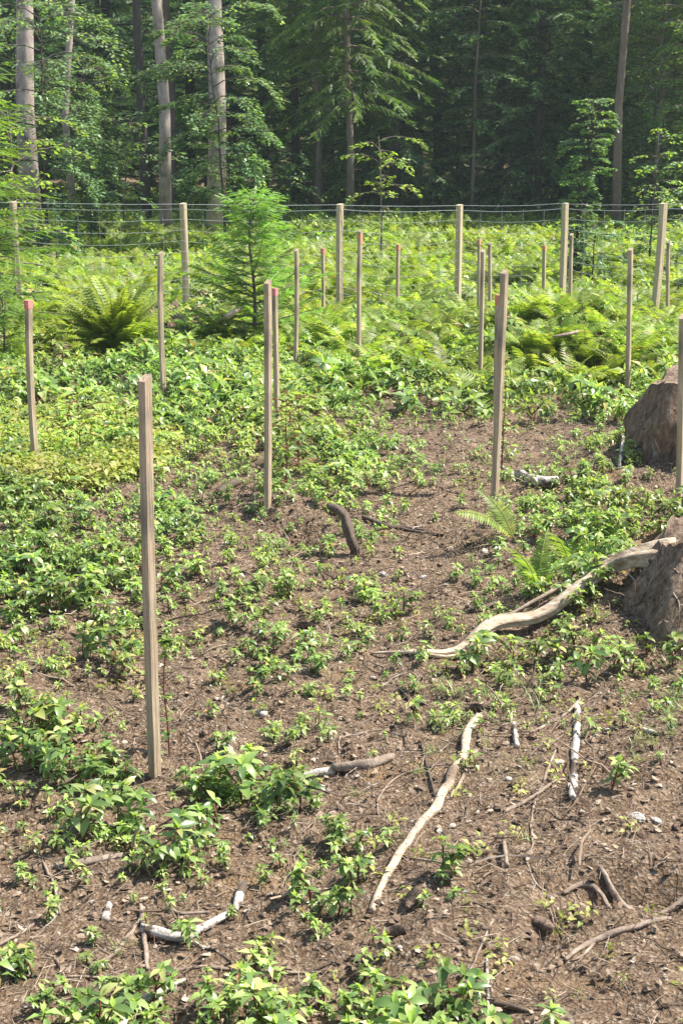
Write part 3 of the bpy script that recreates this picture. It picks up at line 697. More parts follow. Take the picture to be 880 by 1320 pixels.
for i, (x, y, w, lab) in enumerate([(720, 979, 15, 'tan rounded stone left of the straight white stick'), (750, 1048, 9, 'small white stone just below the straight white stick'),
        (662, 1238, 13, 'pale lumpy stone right of the pale slanting twig'), (822, 1056, 20, 'whitish crumbly stone on the soil at the right'), (845, 1060, 15, 'small whitish stone right of the crumbly one'),
        (495, 742, 12, 'grey pebble right of the curved dark stick'), (545, 745, 9, 'pebble on the bare centre strip'), (624, 712, 12, 'pale pebble before the fern on the bare strip'),
        (655, 1005, 10, 'brownish stone between two twigs'), (157, 722, 12, 'whitish pebble among seedlings left of the nearest stake'), (782, 943, 12, 'tan flat stone right of the straight stick top'),
        (475, 1012, 8, 'little pale stone below the brown log end'), (855, 1262, 11, 'grey stone at the lower right corner'), (515, 1222, 8, 'little pale stone right of the brown curved twig'),
        (600, 1150, 7, 'little pale stone on smooth soil above the slanting twig'), (480, 875, 9, 'white pebble above the brown log end'), (530, 1060, 7, 'little stone left of the bleached branch middle')]):
    p = G(x, y); s = w / 2 * mpp(p); p.z += s * .25
    tag(link('stone', SM[i % 4], loc=p, rot=(random.uniform(-.3, .3), random.uniform(-.3, .3), random.uniform(0, 6)), scale=s), lab, 'stone', 'stones on the soil')

# ------------------------------------------------------------------ SEEDLINGS: density map over the clearing
ROWS = ["99999999976656788888", "98769989976322433575", "98999999964114121470", "99997655799600002341",
        "96524212388400036821", "68827822241100247997", "88988736501100045730", "88976547526101345720",
        "86586317642304303511", "61754305751006664300", "61100003721005303114", "48520000532200000001",
        "48999864421000000000", "37999998642000000200", "61998664444300000000", "15547633445430000000",
        "14312234455300000000", "03000223453000000000", "24300232323000000000", "12334444444432000000",
        "04799999999999600000", "02599999999986000000"]
DM = np.array([[int(c) for c in r] for r in ROWS]) / 9.0
def dens(px, py):
    j = (px - 22) / 44; i = (py - 462) / 44
    j = np.clip(j, 0, 18.999); i = np.clip(i, 0, 20.999)
    j0 = np.floor(j).astype(int); i0 = np.floor(i).astype(int); fj = j - j0; fi = i - i0
    return (DM[i0, j0] * (1 - fj) + DM[i0, j0 + 1] * fj) * (1 - fi) + (DM[i0 + 1, j0] * (1 - fj) + DM[i0 + 1, j0 + 1] * fj) * fi
def proj(x, y, z):
    dx, dy, dz = x, y, z - H
    f = dy * CP - dz * SP; v = dy * SP + dz * CP
    return 440 + F * dx / f, 660 - F * v / f
pr = np.random.default_rng(33)
def scatter(n, y0, y1, k=.27, pad=.25):
    y = np.sqrt(pr.uniform(y0 ** 2, y1 ** 2, n)); x = pr.uniform(-1, 1, n) * (k * y + pad)
    return x, y
def area(y0, y1, k=.27, pad=.25): return k * (y1 ** 2 - y0 ** 2) + 2 * pad * (y1 - y0)
DENS = 560
x, y = scatter(int(DENS * area(1.95, 10.4)), 1.95, 10.4)
z = gh(x, y); px, py = proj(x, y, z)
d = dens(px, py)
d = np.where(py > 1320, d * .8, d)
clump = .60 + .85 * np.clip(vnoise(x, y, 7, 7) + .5, 0, 1)
d = np.where((d < .12) & (px < 470), d + .09, d)
keep = pr.random(len(x)) < (d ** 1.15) * clump * np.where(py > 1290, 1.6, np.where(py > 640, .62, .40))
keep &= ~((px > 160) & (px < 240) & (py > 940) & (py < 1066)); keep &= ~((px > 322) & (px < 368) & (py > 655) & (py < 700))
for (ax_, ay_), (bx_, by_) in [((582, 1002), (528, 1080)), ((528, 1080), (500, 1126)), ((500, 1126), (478, 1175))]:
    t__ = np.clip(((px - ax_) * (bx_ - ax_) + (py - ay_) * (by_ - ay_)) / ((bx_ - ax_) ** 2 + (by_ - ay_) ** 2), 0, 1)
    keep &= np.hypot(px - ax_ - t__ * (bx_ - ax_), (py - ay_ - t__ * (by_ - ay_)) * .6) > 22
# stakes, stumps stay clear
for (cx, cy, cr) in [(1.20, 4.66, .30), (1.76, 6.85, .40), (s3.location.x, s3.location.y, .17)]:
    keep &= ((x - cx) ** 2 + (y - cy) ** 2) > cr ** 2
x, y, z, px, py, d = [a[keep] for a in (x, y, z, px, py, d)]
# sprinkled explicit singles the photo shows on bare ground
EX = [(520, 790, 6), (155, 0, 0), (765, 800, 9), (742, 786, 8), (792, 868, 6), (866, 862, 7), (772, 704, 9), (800, 842, 3), (775, 690, 8), (835, 850, 8), (815, 868, 3), (750, 815, 5), (872, 668, 9), (840, 672, 6), (785, 1020, 5), (757, 880, 9), (745, 850, 7), (530, 935, 4), (570, 1130, 6), (470, 765, 8), (575, 1318, 11), (62, 965, 12), (310, 1040, 12), (215, 1120, 9), (110, 1070, 7), (330, 1050, 8)]
for (ex, ey, ti) in EX:
    if ey == 0: continue
    p = G(ex, ey); x = np.append(x, p.x); y = np.append(y, p.y); z = np.append(z, p.z); d = np.append(d, .5 + ti / 20.); px = np.append(px, ex); py = np.append(py, ey)
size = .5 + .45 * d + pr.normal(size=len(x)) * .17
size = np.clip(size, .40, 1.02)
tidx = np.clip((pr.random(len(x)) ** 1.3 * (4 + 10 * np.clip(d, 0, 1))).astype(int), 0, 13)
tidx = np.where((tidx >= 12) & (py < 1280) & (pr.random(len(x)) < .6), pr.integers(5, 11, len(x)), tidx)
for k, (ex, ey, ti) in enumerate([e for e in EX if e[1] > 0]): tidx[len(x) - (len(EX) - 1) + k] = ti; size[len(x) - (len(EX) - 1) + k] = 1.05
apparent = np.array([SEED[t][0] for t in tidx]) * size / y
apparent[(py > 1420) | (px < -15) | (px > 895)] = 0
order = np.argsort(-apparent)
top = set(order[:300].tolist())
items = []
lm('the left edge, in front of the yellow green patch', G(20, 700)); lm('the left middle clump', G(120, 770)); lm('the central seedling clump', G(340, 800))
lm('the clump of seedlings in the lower centre', G(470, 1120)); lm('the front row of leaves', G(330, 1310)); lm('the bottom left corner', G(40, 1280)); lm('the front leaves by the bare soil', G(560, 1300))
lm('the near clump, left side', G(80, 1010)); lm('the near clump, right side', G(300, 1040)); lm('the leafy shrub', G(370, 640)); lm('the small cone patch', G(392, 850)); lm('the fern by the root', G(690, 740))
lm('the middle of the front leaves', G(440, 1310)); lm('the left of the front leaves', G(200, 1310))
for i in range(len(x)):
    if i not in top: continue
    t = tidx[i]; h, ms, ml = SEED[t]
    o = link('leafy_seedling', None, loc=(x[i], y[i], z[i]), rot=(pr.normal() * .08, pr.normal() * .08, pr.uniform(0, 6.28)), scale=float(size[i]))
    o['category'] = 'seedling'
    link('stem', ms, parent=o); link('leaves', ml, parent=o)
    hh = h * size[i]
    adj = 'tall leafy green' if hh > .105 else 'bushy green' if t in (6, 7, 8, 10, 11) else 'broad leaved green' if t in (12, 13) else 'small green' if hh < .05 else 'slender green'
    items.append((o, x[i], y[i], adj))
label_all(items, 'seedling', 'leafy seedlings on the soil')
mb = MB()
tm_ = np.array([i not in top for i in range(len(x))])
for t in range(14):
    ii = np.where(tm_ & (tidx == t))[0]
    mats = np.array([xf(x[i], y[i], z[i], pr.uniform(0, 6.28), size[i] * (1.0 if y[i] < 6 else 1.12), pr.normal() * .1, pr.normal() * .1) for i in ii])
    if len(ii): mb.addpack(SEED_FAR[t][1], mats)
# small sprouts filling in between the clumps, left and centre
sx, sy = scatter(5200, 2.3, 9.5); sz_ = gh(sx, sy); spx, spy = proj(sx, sy, sz_)
dd = np.maximum.reduce([dens(spx + a_, spy + b_) for a_, b_ in [(0, 0), (70, 0), (-70, 0), (0, 60), (0, -60)]])
pk_ = pr.random(len(sx)) < (np.clip(dd, 0, .8) * .62 + .05 * (spx < 470)) * (.4 + 1.1 * np.clip(vnoise(sx, sy, 4, 71) + .5, 0, 1))
pk_ &= (sx - 1.20) ** 2 + (sy - 4.66) ** 2 > .07; pk_ &= (sx - 1.76) ** 2 + (sy - 6.85) ** 2 > .2
sx, sy, sz_ = sx[pk_], sy[pk_], sz_[pk_]; st_ = pr.integers(0, 6, len(sx))
for t in range(6):
    ii = np.where(st_ == t)[0]
    mb.addpack(SEED_FAR[t][1], np.array([xf(sx[i], sy[i], sz_[i], pr.uniform(0, 6.28), pr.uniform(.45, .95), pr.normal() * .15, pr.normal() * .15) for i in ii]))
tag(link('seedling_cover', mb.mesh('seedling_cover', [M['leaf'], M['young'], M['stem']])), 'carpet of leafy green seedlings over the middle of the clearing', 'seedling cover', kind='stuff')


# yellow-green low patch on the left
mb = MB(); lf = MB()
for k in range(9):
    a = k * 2.4; L = tr.uniform(.018, .034); leaf(lf, (tr.normal() * .01, tr.normal() * .01, .012 + .004 * k), a, tr.uniform(.1, .7), L, L * .5, .8, 0, 0, False)
pk = lf.pack()
n = 2600; a_, b_ = pr.uniform(-30, 240, n), pr.uniform(535, 632, n)
kk = (np.abs((a_ - 85) / 135) ** 2 + np.abs((b_ - 585) / 46) ** 2 + pr.normal(size=n) * .2) < 1
PP = [G(u, w_) for u, w_ in zip(a_[kk][:1600], b_[kk][:1600])]
mb.addpack(pk, np.array([xf(p.x, p.y, p.z + pr.uniform(0, .05), pr.uniform(0, 6.28), pr.uniform(.8, 1.7), pr.normal() * .3, pr.normal() * .3) for p in PP]))
# sparse small sprouts of the same low plant over the soil
xs2, ys2 = scatter(1500, 2.3, 9); zz2 = gh(xs2, ys2)
kk = vnoise(xs2, ys2, 1.3, 12) > .12
mb.addpack(pk, np.array([xf(a, b, c, pr.uniform(0, 6.28), pr.uniform(.35, .9), pr.normal() * .3, pr.normal() * .3) for a, b, c in zip(xs2[kk], ys2[kk], zz2[kk])]))
tag(link('ground_cover', mb.mesh('ground_cover', [M['yleaf']])), 'low yellow green ground cover, thickest at the left', 'ground cover', kind='stuff')

# sparse grass blades
mb = MB(); gr = np.random.default_rng(88); blade = MB()
for k in range(16):
    a = gr.uniform(0, 6.28); L = gr.uniform(.03, .09); leaf(blade, (gr.normal() * .012, gr.normal() * .012, 0), a, gr.uniform(.7, 1.4), L, .0028, gr.uniform(.4, 1.4), 0, 0, False)
gp = [G(u, v_) for u, v_ in zip(gr.uniform(815, 885, 90), gr.uniform(850, 960, 90))][::3] + [G(u, v_) for u, v_ in zip(gr.uniform(560, 700, 25), gr.uniform(880, 900, 25))]
gx, gy = scatter(420, 2.4, 9.5); gz = gh(gx, gy); kg = vnoise(gx, gy, 1.1, 51) > .05
gp += [Vector(p) for p in zip(gx[kg], gy[kg], gz[kg])]
mb.addpack(blade.pack(), np.array([xf(p.x, p.y, p.z, gr.uniform(0, 6.28), gr.uniform(.35, .9)) for p in gp]))
tag(link('grass', mb.mesh('grass', [M['leaf']])), 'thin tufts of grass on the soil, thickest below the right stump', 'grass', kind='stuff')

# ------------------------------------------------------------------ LITTER
xl, yl = scatter(150000, 2.0, 10.5, .26, .15)
w_ = np.clip(3.6 / yl, .3, 1)
kk = pr.random(len(xl)) < w_ ** .5
xl, yl = xl[kk], yl[kk]; zl = gh(xl, yl); n = len(xl)
def chip_pk(r):
    c = MB(); n_ = 7; v = [(0, 0, .10)] + [((.5 + .22 * r.normal()) * math.cos(6.283 * k / n_), (.36 + .16 * r.normal()) * math.sin(6.283 * k / n_), r.uniform(-.12, .12)) for k in range(n_)]
    c.add(v, None, [(0, 1 + k, 1 + (k + 1) % n_) for k in range(n_)]); return c.pack()
def clod_pk(r):
    c = MB(); v = [(0, 0, .42)]
    for ph, zz in ((.45, .30), (.75, -.1)):
        v += [((.5 * ph * 1.5 + .1 * r.normal()) * math.cos(6.283 * k / 6), (.45 * ph * 1.5 + .1 * r.normal()) * math.sin(6.283 * k / 6), zz + .06 * r.normal()) for k in range(6)]
    c.add(v, [(1 + k, 7 + k, 7 + (k + 1) % 6, 1 + (k + 1) % 6) for k in range(6)], [(0, 1 + k, 1 + (k + 1) % 6) for k in range(6)], 1); return c.pack()
def curl_pk(r):
    c = MB(); P_ = [(-.5, 0, 0)]; a_ = r.normal() * .4
    for k in range(6): a_ += r.normal() * .45; P_.append((P_[-1][0] + math.cos(a_) / 6, P_[-1][1] + math.sin(a_) / 6, abs(r.normal()) * .03))
    tube(c, P_, [.012, .014, .012, .011, .010, .008, .004], 4, cap=False); return c.pack()
twg = MB(); tube(twg, [(-.5, 0, 0), (0, .05, .03), (.5, 0, 0)], [.03, .035, .02], 4, cap=False)
mb = MB()
def lm_mats(ii, smin, smax, asp):
    out = np.zeros((len(ii), 3, 4)); a = pr.uniform(0, 6.28, len(ii)); s = pr.uniform(0, 1, len(ii)) ** 2.2 * (smax - smin) + smin
    tx = pr.normal(size=len(ii)) * .35; ty = pr.normal(size=len(ii)) * .35
    for k, i in enumerate(ii):
        m = Matrix.Rotation(a[k], 3, 'Z') @ Matrix.Rotation(tx[k], 3, 'X') @ Matrix.Rotation(ty[k], 3, 'Y') @ Matrix.Diagonal((s[k], s[k] * asp, s[k] * asp))
        out[k, :, :3] = m; out[k, :, 3] = (xl[i], yl[i], zl[i] + .003 + pr.uniform(0, .006))
    return out
idx = np.arange(n); a = idx[idx % 3 == 0]; b = idx[idx % 3 != 0]
for k in range(6): mb.addpack(chip_pk(pr), lm_mats(a[k::7], .005, .024, .8))
mb.addpack(clod_pk(pr), lm_mats(a[6::14], .006, .024, .8)); mb.addpack(clod_pk(pr), lm_mats(a[13::14], .006, .026, .8))
for k in range(10): mb.addpack(curl_pk(pr), lm_mats(b[k * 3::400], .07, .26, .9))
mb.addpack(twg.pack(), lm_mats(b, .010, .065, .55))
tag(link('forest_litter', mb.mesh('forest_litter', [M['litter'], M['clod']], smooth=False)), 'scattered needles, chips and twigs on the brown soil', 'litter', kind='stuff')

# ------------------------------------------------------------------ FERNS
def frond(mb, r, L, az, el, droop, pairs=18, fine=False, wid=.22):
    ca, sa = math.cos(az), math.sin(az); p = np.array([0, 0, 0.]); side = np.array([-sa, ca, 0])
    pts = []; n = pairs + 3; twist = r.normal() * .25
    for i in range(n + 1):
        s = i / n; e = el - droop * s ** 1.3; pts.append((p.copy(), np.array([ca * math.cos(e), sa * math.cos(e), math.sin(e)]), np.array([-ca * math.sin(e), -sa * math.sin(e), math.cos(e)]), s))
        p = p + pts[-1][1] * L / n
    tube(mb, [tuple(q[0]) for q in pts[::3]] + [tuple(pts[-1][0])], [.0028] * len(pts[::3]) + [.0008], 3, 1, cap=False)
    for (q, d, nn, s) in pts[3:]:
        w = wid * L * (math.sin(PI * min(1, (s - .06) * .98) ** .72) ** .8 + .03)
        for sg in (-1, 1):
            dr = side * sg * math.cos(twist) + nn * math.sin(twist) * sg + d * .38 + nn * r.normal() * .08; dr /= np.linalg.norm(dr)
            pw = L / n * .46
            if fine:
                m = max(4, int(w / .010))
                for k in range(m):
                    f = k / m; c = q + dr * w * f - nn * .25 * w * f * f; lw = pw * 1.25 * (1 - f) + .002
                    for s2 in (-1, 1):
                        e1 = c + dr * w / m * .75; tip = c + d * s2 * lw + dr * w / m * .6
                        mb.add([c, e1, tip], None, [(0, 1, 2)], 0)
                mb.add([q, q + dr * w * .5 - nn * .06 * w + d * .0015, q + dr * w - nn * .25 * w], None, [(0, 1, 2)], 0)
            else:
                m1 = q + dr * w * .45 - nn * .05 * w
                mb.add([q - d * pw * .6, q + d * pw * .6, m1 + d * pw, m1 - d * pw, q + dr * w - nn * .25 * w], [(0, 1, 2, 3)], [(3, 2, 4)], 0)
fr = np.random.default_rng(61)
FERN = []; FERN_PARTS = []
for k in range(7):
    mb = MB(); nf = fr.integers(6, 11); a0 = fr.uniform(0, 6.28)
    for j in range(nf): frond(mb, fr, fr.uniform(.34, .58), a0 + j * 6.283 / nf + fr.normal() * .2, fr.uniform(.75, 1.35), fr.uniform(.7, 1.5), 16)
    FERN.append((mb.mesh('fern_clump', [M['fern'], M['gstem']]), mb.pack()))
def big_fern(loc, nf, Lr, label, seed, elr=(.6, 1.3), fine=True, azr=(0, 6.283), wid=.22):
    r = np.random.default_rng(seed); root = link('fern', None, loc=loc); tag(root, label, 'fern', 'ferns in the clearing')
    for j in range(nf):
        mb = MB(); frond(mb, r, r.uniform(*Lr), azr[0] + (azr[1] - azr[0]) * j / nf + r.normal() * .15, r.uniform(*elr), r.uniform(.6, 1.3), 22, fine, wid)
        link('frond', mb.mesh('frond', [M['fern'], M['gstem']]), parent=root)
big_fern(G(150, 468), 130, (.36, .66), 'largest dense fern clump standing in front of the old split stump, left', 5, (.9, 1.55), False, wid=.15)
big_fern(G(692, 762), 6, (.16, .25), 'light green fern growing up behind the big bare root', 6, (.9, 1.45), False, wid=.20)
big_fern(G(662, 700), 3, (.20, .30), 'small fern leaning left below the leaning stake', 8, (.9, 1.35), False, (2.2, 4.2), wid=.2)
big_fern(G(735, 735), 5, (.16, .24), 'short fern among broad seedlings above the big bare root', 9, (.6, 1.3), False, wid=.26)
# fern field
xf_, yf_ = scatter(9000, 7.6, 25.5, .30, .3); zf = gh(xf_, yf_); px, py = proj(xf_, yf_, zf)
def fern_density(px, py, yy):
    f = np.zeros(len(px))
    f = np.where(yy > 12.0, .70, f)
    right = np.clip((px - 360) / 60, 0, 1) * np.clip((yy - 8.9) / 1.2, 0, 1)
    f = np.maximum(f, right * .95)
    f = np.maximum(f, .22 * np.clip((yy - 9.6) / 1.0, 0, 1))
    return f
fd = fern_density(px, py, yf_) * (.5 + 1.1 * np.clip(vnoise(xf_, yf_, .9, 31) + .5, 0, 1))
fd *= np.where(vnoise(xf_, yf_, 1.6, 35) < -.10, .12, 1.0)
near_d = np.array([1.0])
kk = pr.random(len(px)) < fd * np.where(yf_ < 13, .85, .70)
for (cx, cy, cr) in [(s3.location.x, s3.location.y, .4)]: kk &= ((xf_ - cx) ** 2 + (yf_ - cy) ** 2) > cr ** 2
xf_, yf_, zf, px, py = [a[kk] for a in (xf_, yf_, zf, px, py)]
sz = pr.uniform(.36, .82, len(xf_)) * np.where(yf_ > 13, 1.0, .95); ti = pr.integers(0, 7, len(xf_))
app = sz / yf_; app[(px < -10) | (px > 890)] = 0
top = set(np.argsort(-app)[:300].tolist())
LMsave = LM[:]; LM.clear()
for ph, u, v_ in [('the orange banded stake', 463, 492), ('the grey stake among ferns', 618, 500), ('the slim stake on the right', 808, 510), ('the young spruce', 325, 450), ('the overgrown mound', 735, 455),
        ('the dim stake right of the young spruce', 380, 482), ('the second fence post', 236, 412), ('the third fence post', 438, 408), ('the fourth fence post', 592, 404), ('the fifth fence post', 728, 405), ('the rightmost fence post', 857, 415),
        ('the leftmost fence post', 17, 418), ('the big fern clump', 155, 462), ('the far pair of stakes', 624, 427), ('the close stakes behind the leaning stake', 640, 470), ('the right edge', 880, 470), ('the back of the bare strip', 540, 480)]: lm(ph, G(u, v_))
items = []
for i in range(len(xf_)):
    if i in top:
        o = link('fern', FERN[ti[i]][0], loc=(xf_[i], yf_[i], zf[i] - .01), rot=(pr.normal() * .1, pr.normal() * .1, pr.uniform(0, 6.28)), scale=float(sz[i])); o['category'] = 'fern'
        items.append((o, xf_[i], yf_[i], 'tall' if sz[i] > .7 else 'medium' if sz[i] > .54 else 'small'))
label_all(items, 'bright green fern', 'ferns in the clearing')
LM[:] = LMsave
mb = MB(); rest = np.array([i not in top for i in range(len(xf_))])
for t in range(7):
    ii = np.where(rest & (ti == t))[0]
    mb.addpack(FERN[t][1], np.array([xf(xf_[i], yf_[i], zf[i] - .01, pr.uniform(0, 6.28), sz[i], pr.normal() * .1, pr.normal() * .1) for i in ii]))
tag(link('fern_cover', mb.mesh('fern_cover', [M['fern'], M['gstem']])), 'bright fern carpet beyond the wire fence up to the wood', 'fern cover', kind='stuff')
print('ferns', len(xf_))
# low leafy undergrowth between and behind the ferns
xu, yu = scatter(13000, 8.2, 36, .30, .3); zu = gh(xu, yu); kk = vnoise(xu, yu, 1.1, 41) > -.28; xu, yu, zu = xu[kk], yu[kk], zu[kk]
mb = MB(); tu = pr.integers(4, 14, len(xu))
for t in range(4, 14):
    ii = np.where(tu == t)[0]
    mb.addpack(SEED_FAR[t][1], np.array([xf(xu[i], yu[i], zu[i], pr.uniform(0, 6.28), pr.uniform(1.0, 1.9) * (1 + .03 * max(0, yu[i] - 12)), pr.normal() * .15, pr.normal() * .15) for i in ii]))
tag(link('undergrowth', mb.mesh('undergrowth', [M['leaf'], M['young'], M['stem']])), 'leafy undergrowth between the ferns round the fence', 'undergrowth', kind='stuff')

# ------------------------------------------------------------------ TREES
def needle_twig(mb, p, d, L, w, n, mat, r, up=np.array([0, 0, 1.])):
    """a flat spray: saw-toothed needles on both sides of a twig"""
    d = d / (np.linalg.norm(d) + 1e-9); s = np.cross(d, up); ns = np.linalg.norm(s)
    s = s / ns if ns > .1 else np.array([1., 0, 0])
    s = s * math.cos(.5) + np.cross(s, d) * math.sin(.5) * r.choice([-1, 1])
    t = np.arange(n) / n
    c = p + np.outer(t, d) * L; c[:, 2] -= .12 * L * t ** 2
    e = c + d * L / n * 1.0
    ww = w * (1 - .55 * t)[:, None]
    tip1 = c + s * ww + d * L / n * 1.2; tip2 = c - s * ww + d * L / n * 1.2
    V = np.stack([c, e, tip1, c, e, tip2], 1).reshape(-1, 3)
    T = np.arange(n * 6).reshape(-1, 3)
    mb.add(V, None, T, mat)
def conifer(seed, h, z0, spread, dz, twigs, tl, tw, nt, mats, rt, droop=.25, upper=None, fresh=.25, pts_top=None, shape=1.0):
    """returns (trunk mesh, crown mesh). Branch whorls from z0 up; above `upper` twigs are coarser"""
    r = np.random.default_rng(seed); tb = MB(); cb = MB()
    pts = [(r.normal() * .02 * z_, r.normal() * .02 * z_, z_) for z_ in np.linspace(-.2, h, 9)]
    pts[0] = (0, 0, -.2); tube(tb, pts, [rt * (1.15 if k == 0 else 1) * (1 - .8 * k / 8) for k in range(9)], 12, 0, .04)
    z_ = z0
    while z_ < h * .99:
        coarse = upper is not None and z_ > upper
        f = (z_ - z0) / (h - z0); Lb = spread * (1 - f) ** shape * r.uniform(.8, 1.1) + .05
        nb = int(r.integers(4, 7))
        a0 = r.uniform(0, 6.28)
        for b in range(nb):
            a = a0 + b * 6.283 / nb + r.normal() * .2; L = Lb * r.uniform(.65, 1.15)
            dirv = np.array([math.cos(a), math.sin(a), 0]); e0 = r.uniform(.0, .35) + .5 * f
            P = []
            for k in range(7):
                s = k / 6; P.append(np.array([0, 0, z_ + r.normal() * .01]) + dirv * L * s + np.array([0, 0, L * (math.sin(e0) * s - droop * s * s * 1.3 + .12 * s ** 4)]))
            tube(tb, [tuple(q_) for q_ in P[::2]], [max(.003, .012 * L), .008 * L, .005 * L, .002], 4, 0, cap=False)
            m = max(3, int(twigs * L / (5 if coarse else 1)))
            for k in range(m):
                s = (k + r.random()) / m; s = .12 + .88 * s
                i = min(5, int(s * 6)); q_ = P[i] + (P[i + 1] - P[i]) * (s * 6 - i)
                sg = 1 if k % 2 else -1; ang = r.uniform(.5, 1.1) * sg
                dv = np.array([math.cos(a + ang), math.sin(a + ang), -droop * r.uniform(.3, 1.8)])
                l_ = tl * r.uniform(.6, 1.2) * (1.1 - .5 * s) * (1.9 if coarse else 1)
                needle_twig(cb, q_, dv, l_, tw * (2.0 if coarse else 1), max(3, nt // (2 if coarse else 1)), 1 if (r.random() < fresh * (.3 + s)) else 0, r)
            needle_twig(cb, P[4], P[6] - P[4], L * .4 + tl * .4, tw, nt, 1 if r.random() < fresh * 1.5 else 0, r)
        z_ += dz * r.uniform(.8, 1.2) * (2.6 if coarse else 1)
    return tb.mesh('trunk', [mats[0]]), cb.mesh('crown', [mats[1], mats[2]], smooth=False)
def broadleaf(seed, h, z0, spread, nb, lpb, lsz, mats, rt, flat=.25, lime=.2, droop=.15):
    r = np.random.default_rng(seed); tb, cb = MB(), MB()
    lx, ly = r.normal() * .06 * h, r.normal() * .06 * h
    T = [(lx * s * s + r.normal() * .01 * h * s, ly * s * s + r.normal() * .01 * h * s, -.1 + (h + .1) * s) for s in np.linspace(0, 1, 8)]
    tube(tb, T, [rt * (1 - .85 * k / 7) for k in range(8)], 8, 0, .05)
    base = []; 
    for b in range(nb):
        f = z0 / h + (1 - z0 / h) * (b + r.random()) / nb * .98; k = min(6, int(f * 7)); p = np.array(T[k]) + (np.array(T[k + 1]) - np.array(T[k])) * (f * 7 - k)
        L = spread * (math.sin(PI * min(1, .25 + .75 * (1 - f) + .12)) * .6 + .45) * r.uniform(.6, 1.15); a = b * 2.4 + r.normal() * .3; e = r.uniform(.1, .6) + .5 * f
        P = [p]
        for k in range(6):
            e -= (droop + .08) * r.uniform(.5, 1.5); a += r.normal() * .15
            P.append(P[-1] + L / 6 * np.array([math.cos(a) * math.cos(e), math.sin(a) * math.cos(e), math.sin(e)]))
        tube(tb, [tuple(q_) for q_ in P], [max(.0025, rt * .35 * (1 - k / 7)) for k in range(7)], 4, 0, cap=False)
        for k in range(lpb):
            s = .15 + .85 * r.random() ** .8; i = min(5, int(s * 6)); q_ = P[i] + (P[i + 1] - P[i]) * (s * 6 - i)
            sa = a + r.choice([-1, 1]) * r.uniform(.4, 1.2); off = r.random() ** .7 * L * .42 * (1.15 - s)
            if k % 5 == 0: tube(tb, [tuple(q_), tuple(q_ + np.array([math.cos(sa), math.sin(sa), -.1]) * off)], [.003, .0012], 3, 0, cap=False)
            q2 = q_ + np.array([math.cos(sa) * off, math.sin(sa) * off, -.12 * off + r.normal() * .012 * L])
            l_ = lsz * r.uniform(.6, 1.3)
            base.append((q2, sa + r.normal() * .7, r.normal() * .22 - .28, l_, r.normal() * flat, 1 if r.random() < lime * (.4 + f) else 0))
    # leaves, vectorised: 4-vertex folded rhombs
    B = base; n = len(B); q0 = np.array([b[0] for b in B]); az = np.array([b[1] for b in B]); el = np.array([b[2] for b in B]); L = np.array([b[3] for b in B]); ro = np.array([b[4] for b in B]); mi = np.array([b[5] for b in B])
    d = np.stack([np.cos(az) * np.cos(el), np.sin(az) * np.cos(el), np.sin(el)], 1); s0 = np.stack([-np.sin(az), np.cos(az), np.zeros(n)], 1); nn = np.cross(d, s0)
    s = s0 * np.cos(ro)[:, None] + nn * np.sin(ro)[:, None]; L1 = L[:, None]
    V = np.stack([q0, q0 + d * L1 * .45 + s * L1 * .30 + nn * L1 * .03, q0 + d * L1, q0 + d * L1 * .45 - s * L1 * .30 + nn * L1 * .03], 1)
    for mt in (0, 1):
        w = V[mi == mt]; cb.add(w.reshape(-1, 3), np.arange(len(w) * 4).reshape(-1, 4), None, mt)
    return tb.mesh('trunk', [mats[0]]), cb.mesh('crown', [mats[1], mats[2]], smooth=False)
def tree(name, meshes, x, y, label, cat, group, rz=0, s=1.0, sz=None):
    o = link(name, None, loc=(x, y, float(gh(x, y)) - .03), rot=(0, 0, rz)); o.scale = (s, s, sz or s)
    tag(o, label, cat, group)
    link('trunk', meshes[0], parent=o); link('crown', meshes[1], parent=o); return o

# young conifers in the clearing
yc = conifer(101, 1.20, .05, .66, .070, 90, .11, .017, 11, (M['bark_brown'], M['needle_lit'], M['needle_lime']), .02, .08, fresh=.5, shape=.7)
tree('young_spruce', yc, AT(327, 400, 11.2).x, 11.2, 'young bushy spruce with fresh tips standing before the fence', 'young spruce', None)
lc = conifer(103, 3.2, .2, .85, .085, 34, .17, .020, 12, (M['bark_brown'], M['needle_lime'], M['needle_lime']), .035, .22, fresh=.5)
tree('young_larch', lc, AT(-36, 400, 11.8).x, 11.8, 'lime green conifer reaching in from the left edge', 'young conifer', None)
# small firs under left
yc2 = conifer(105, .7, .05, .28, .045, 50, .10, .014, 10, (M['bark_brown'], M['needle_lit'], M['needle_lime']), .012, .12, fresh=.5)
tree('young_spruce', yc2, AT(4, 420, 10.6).x, 10.6, 'knee high spruce at the left edge by the leftmost post', 'young spruce', None)

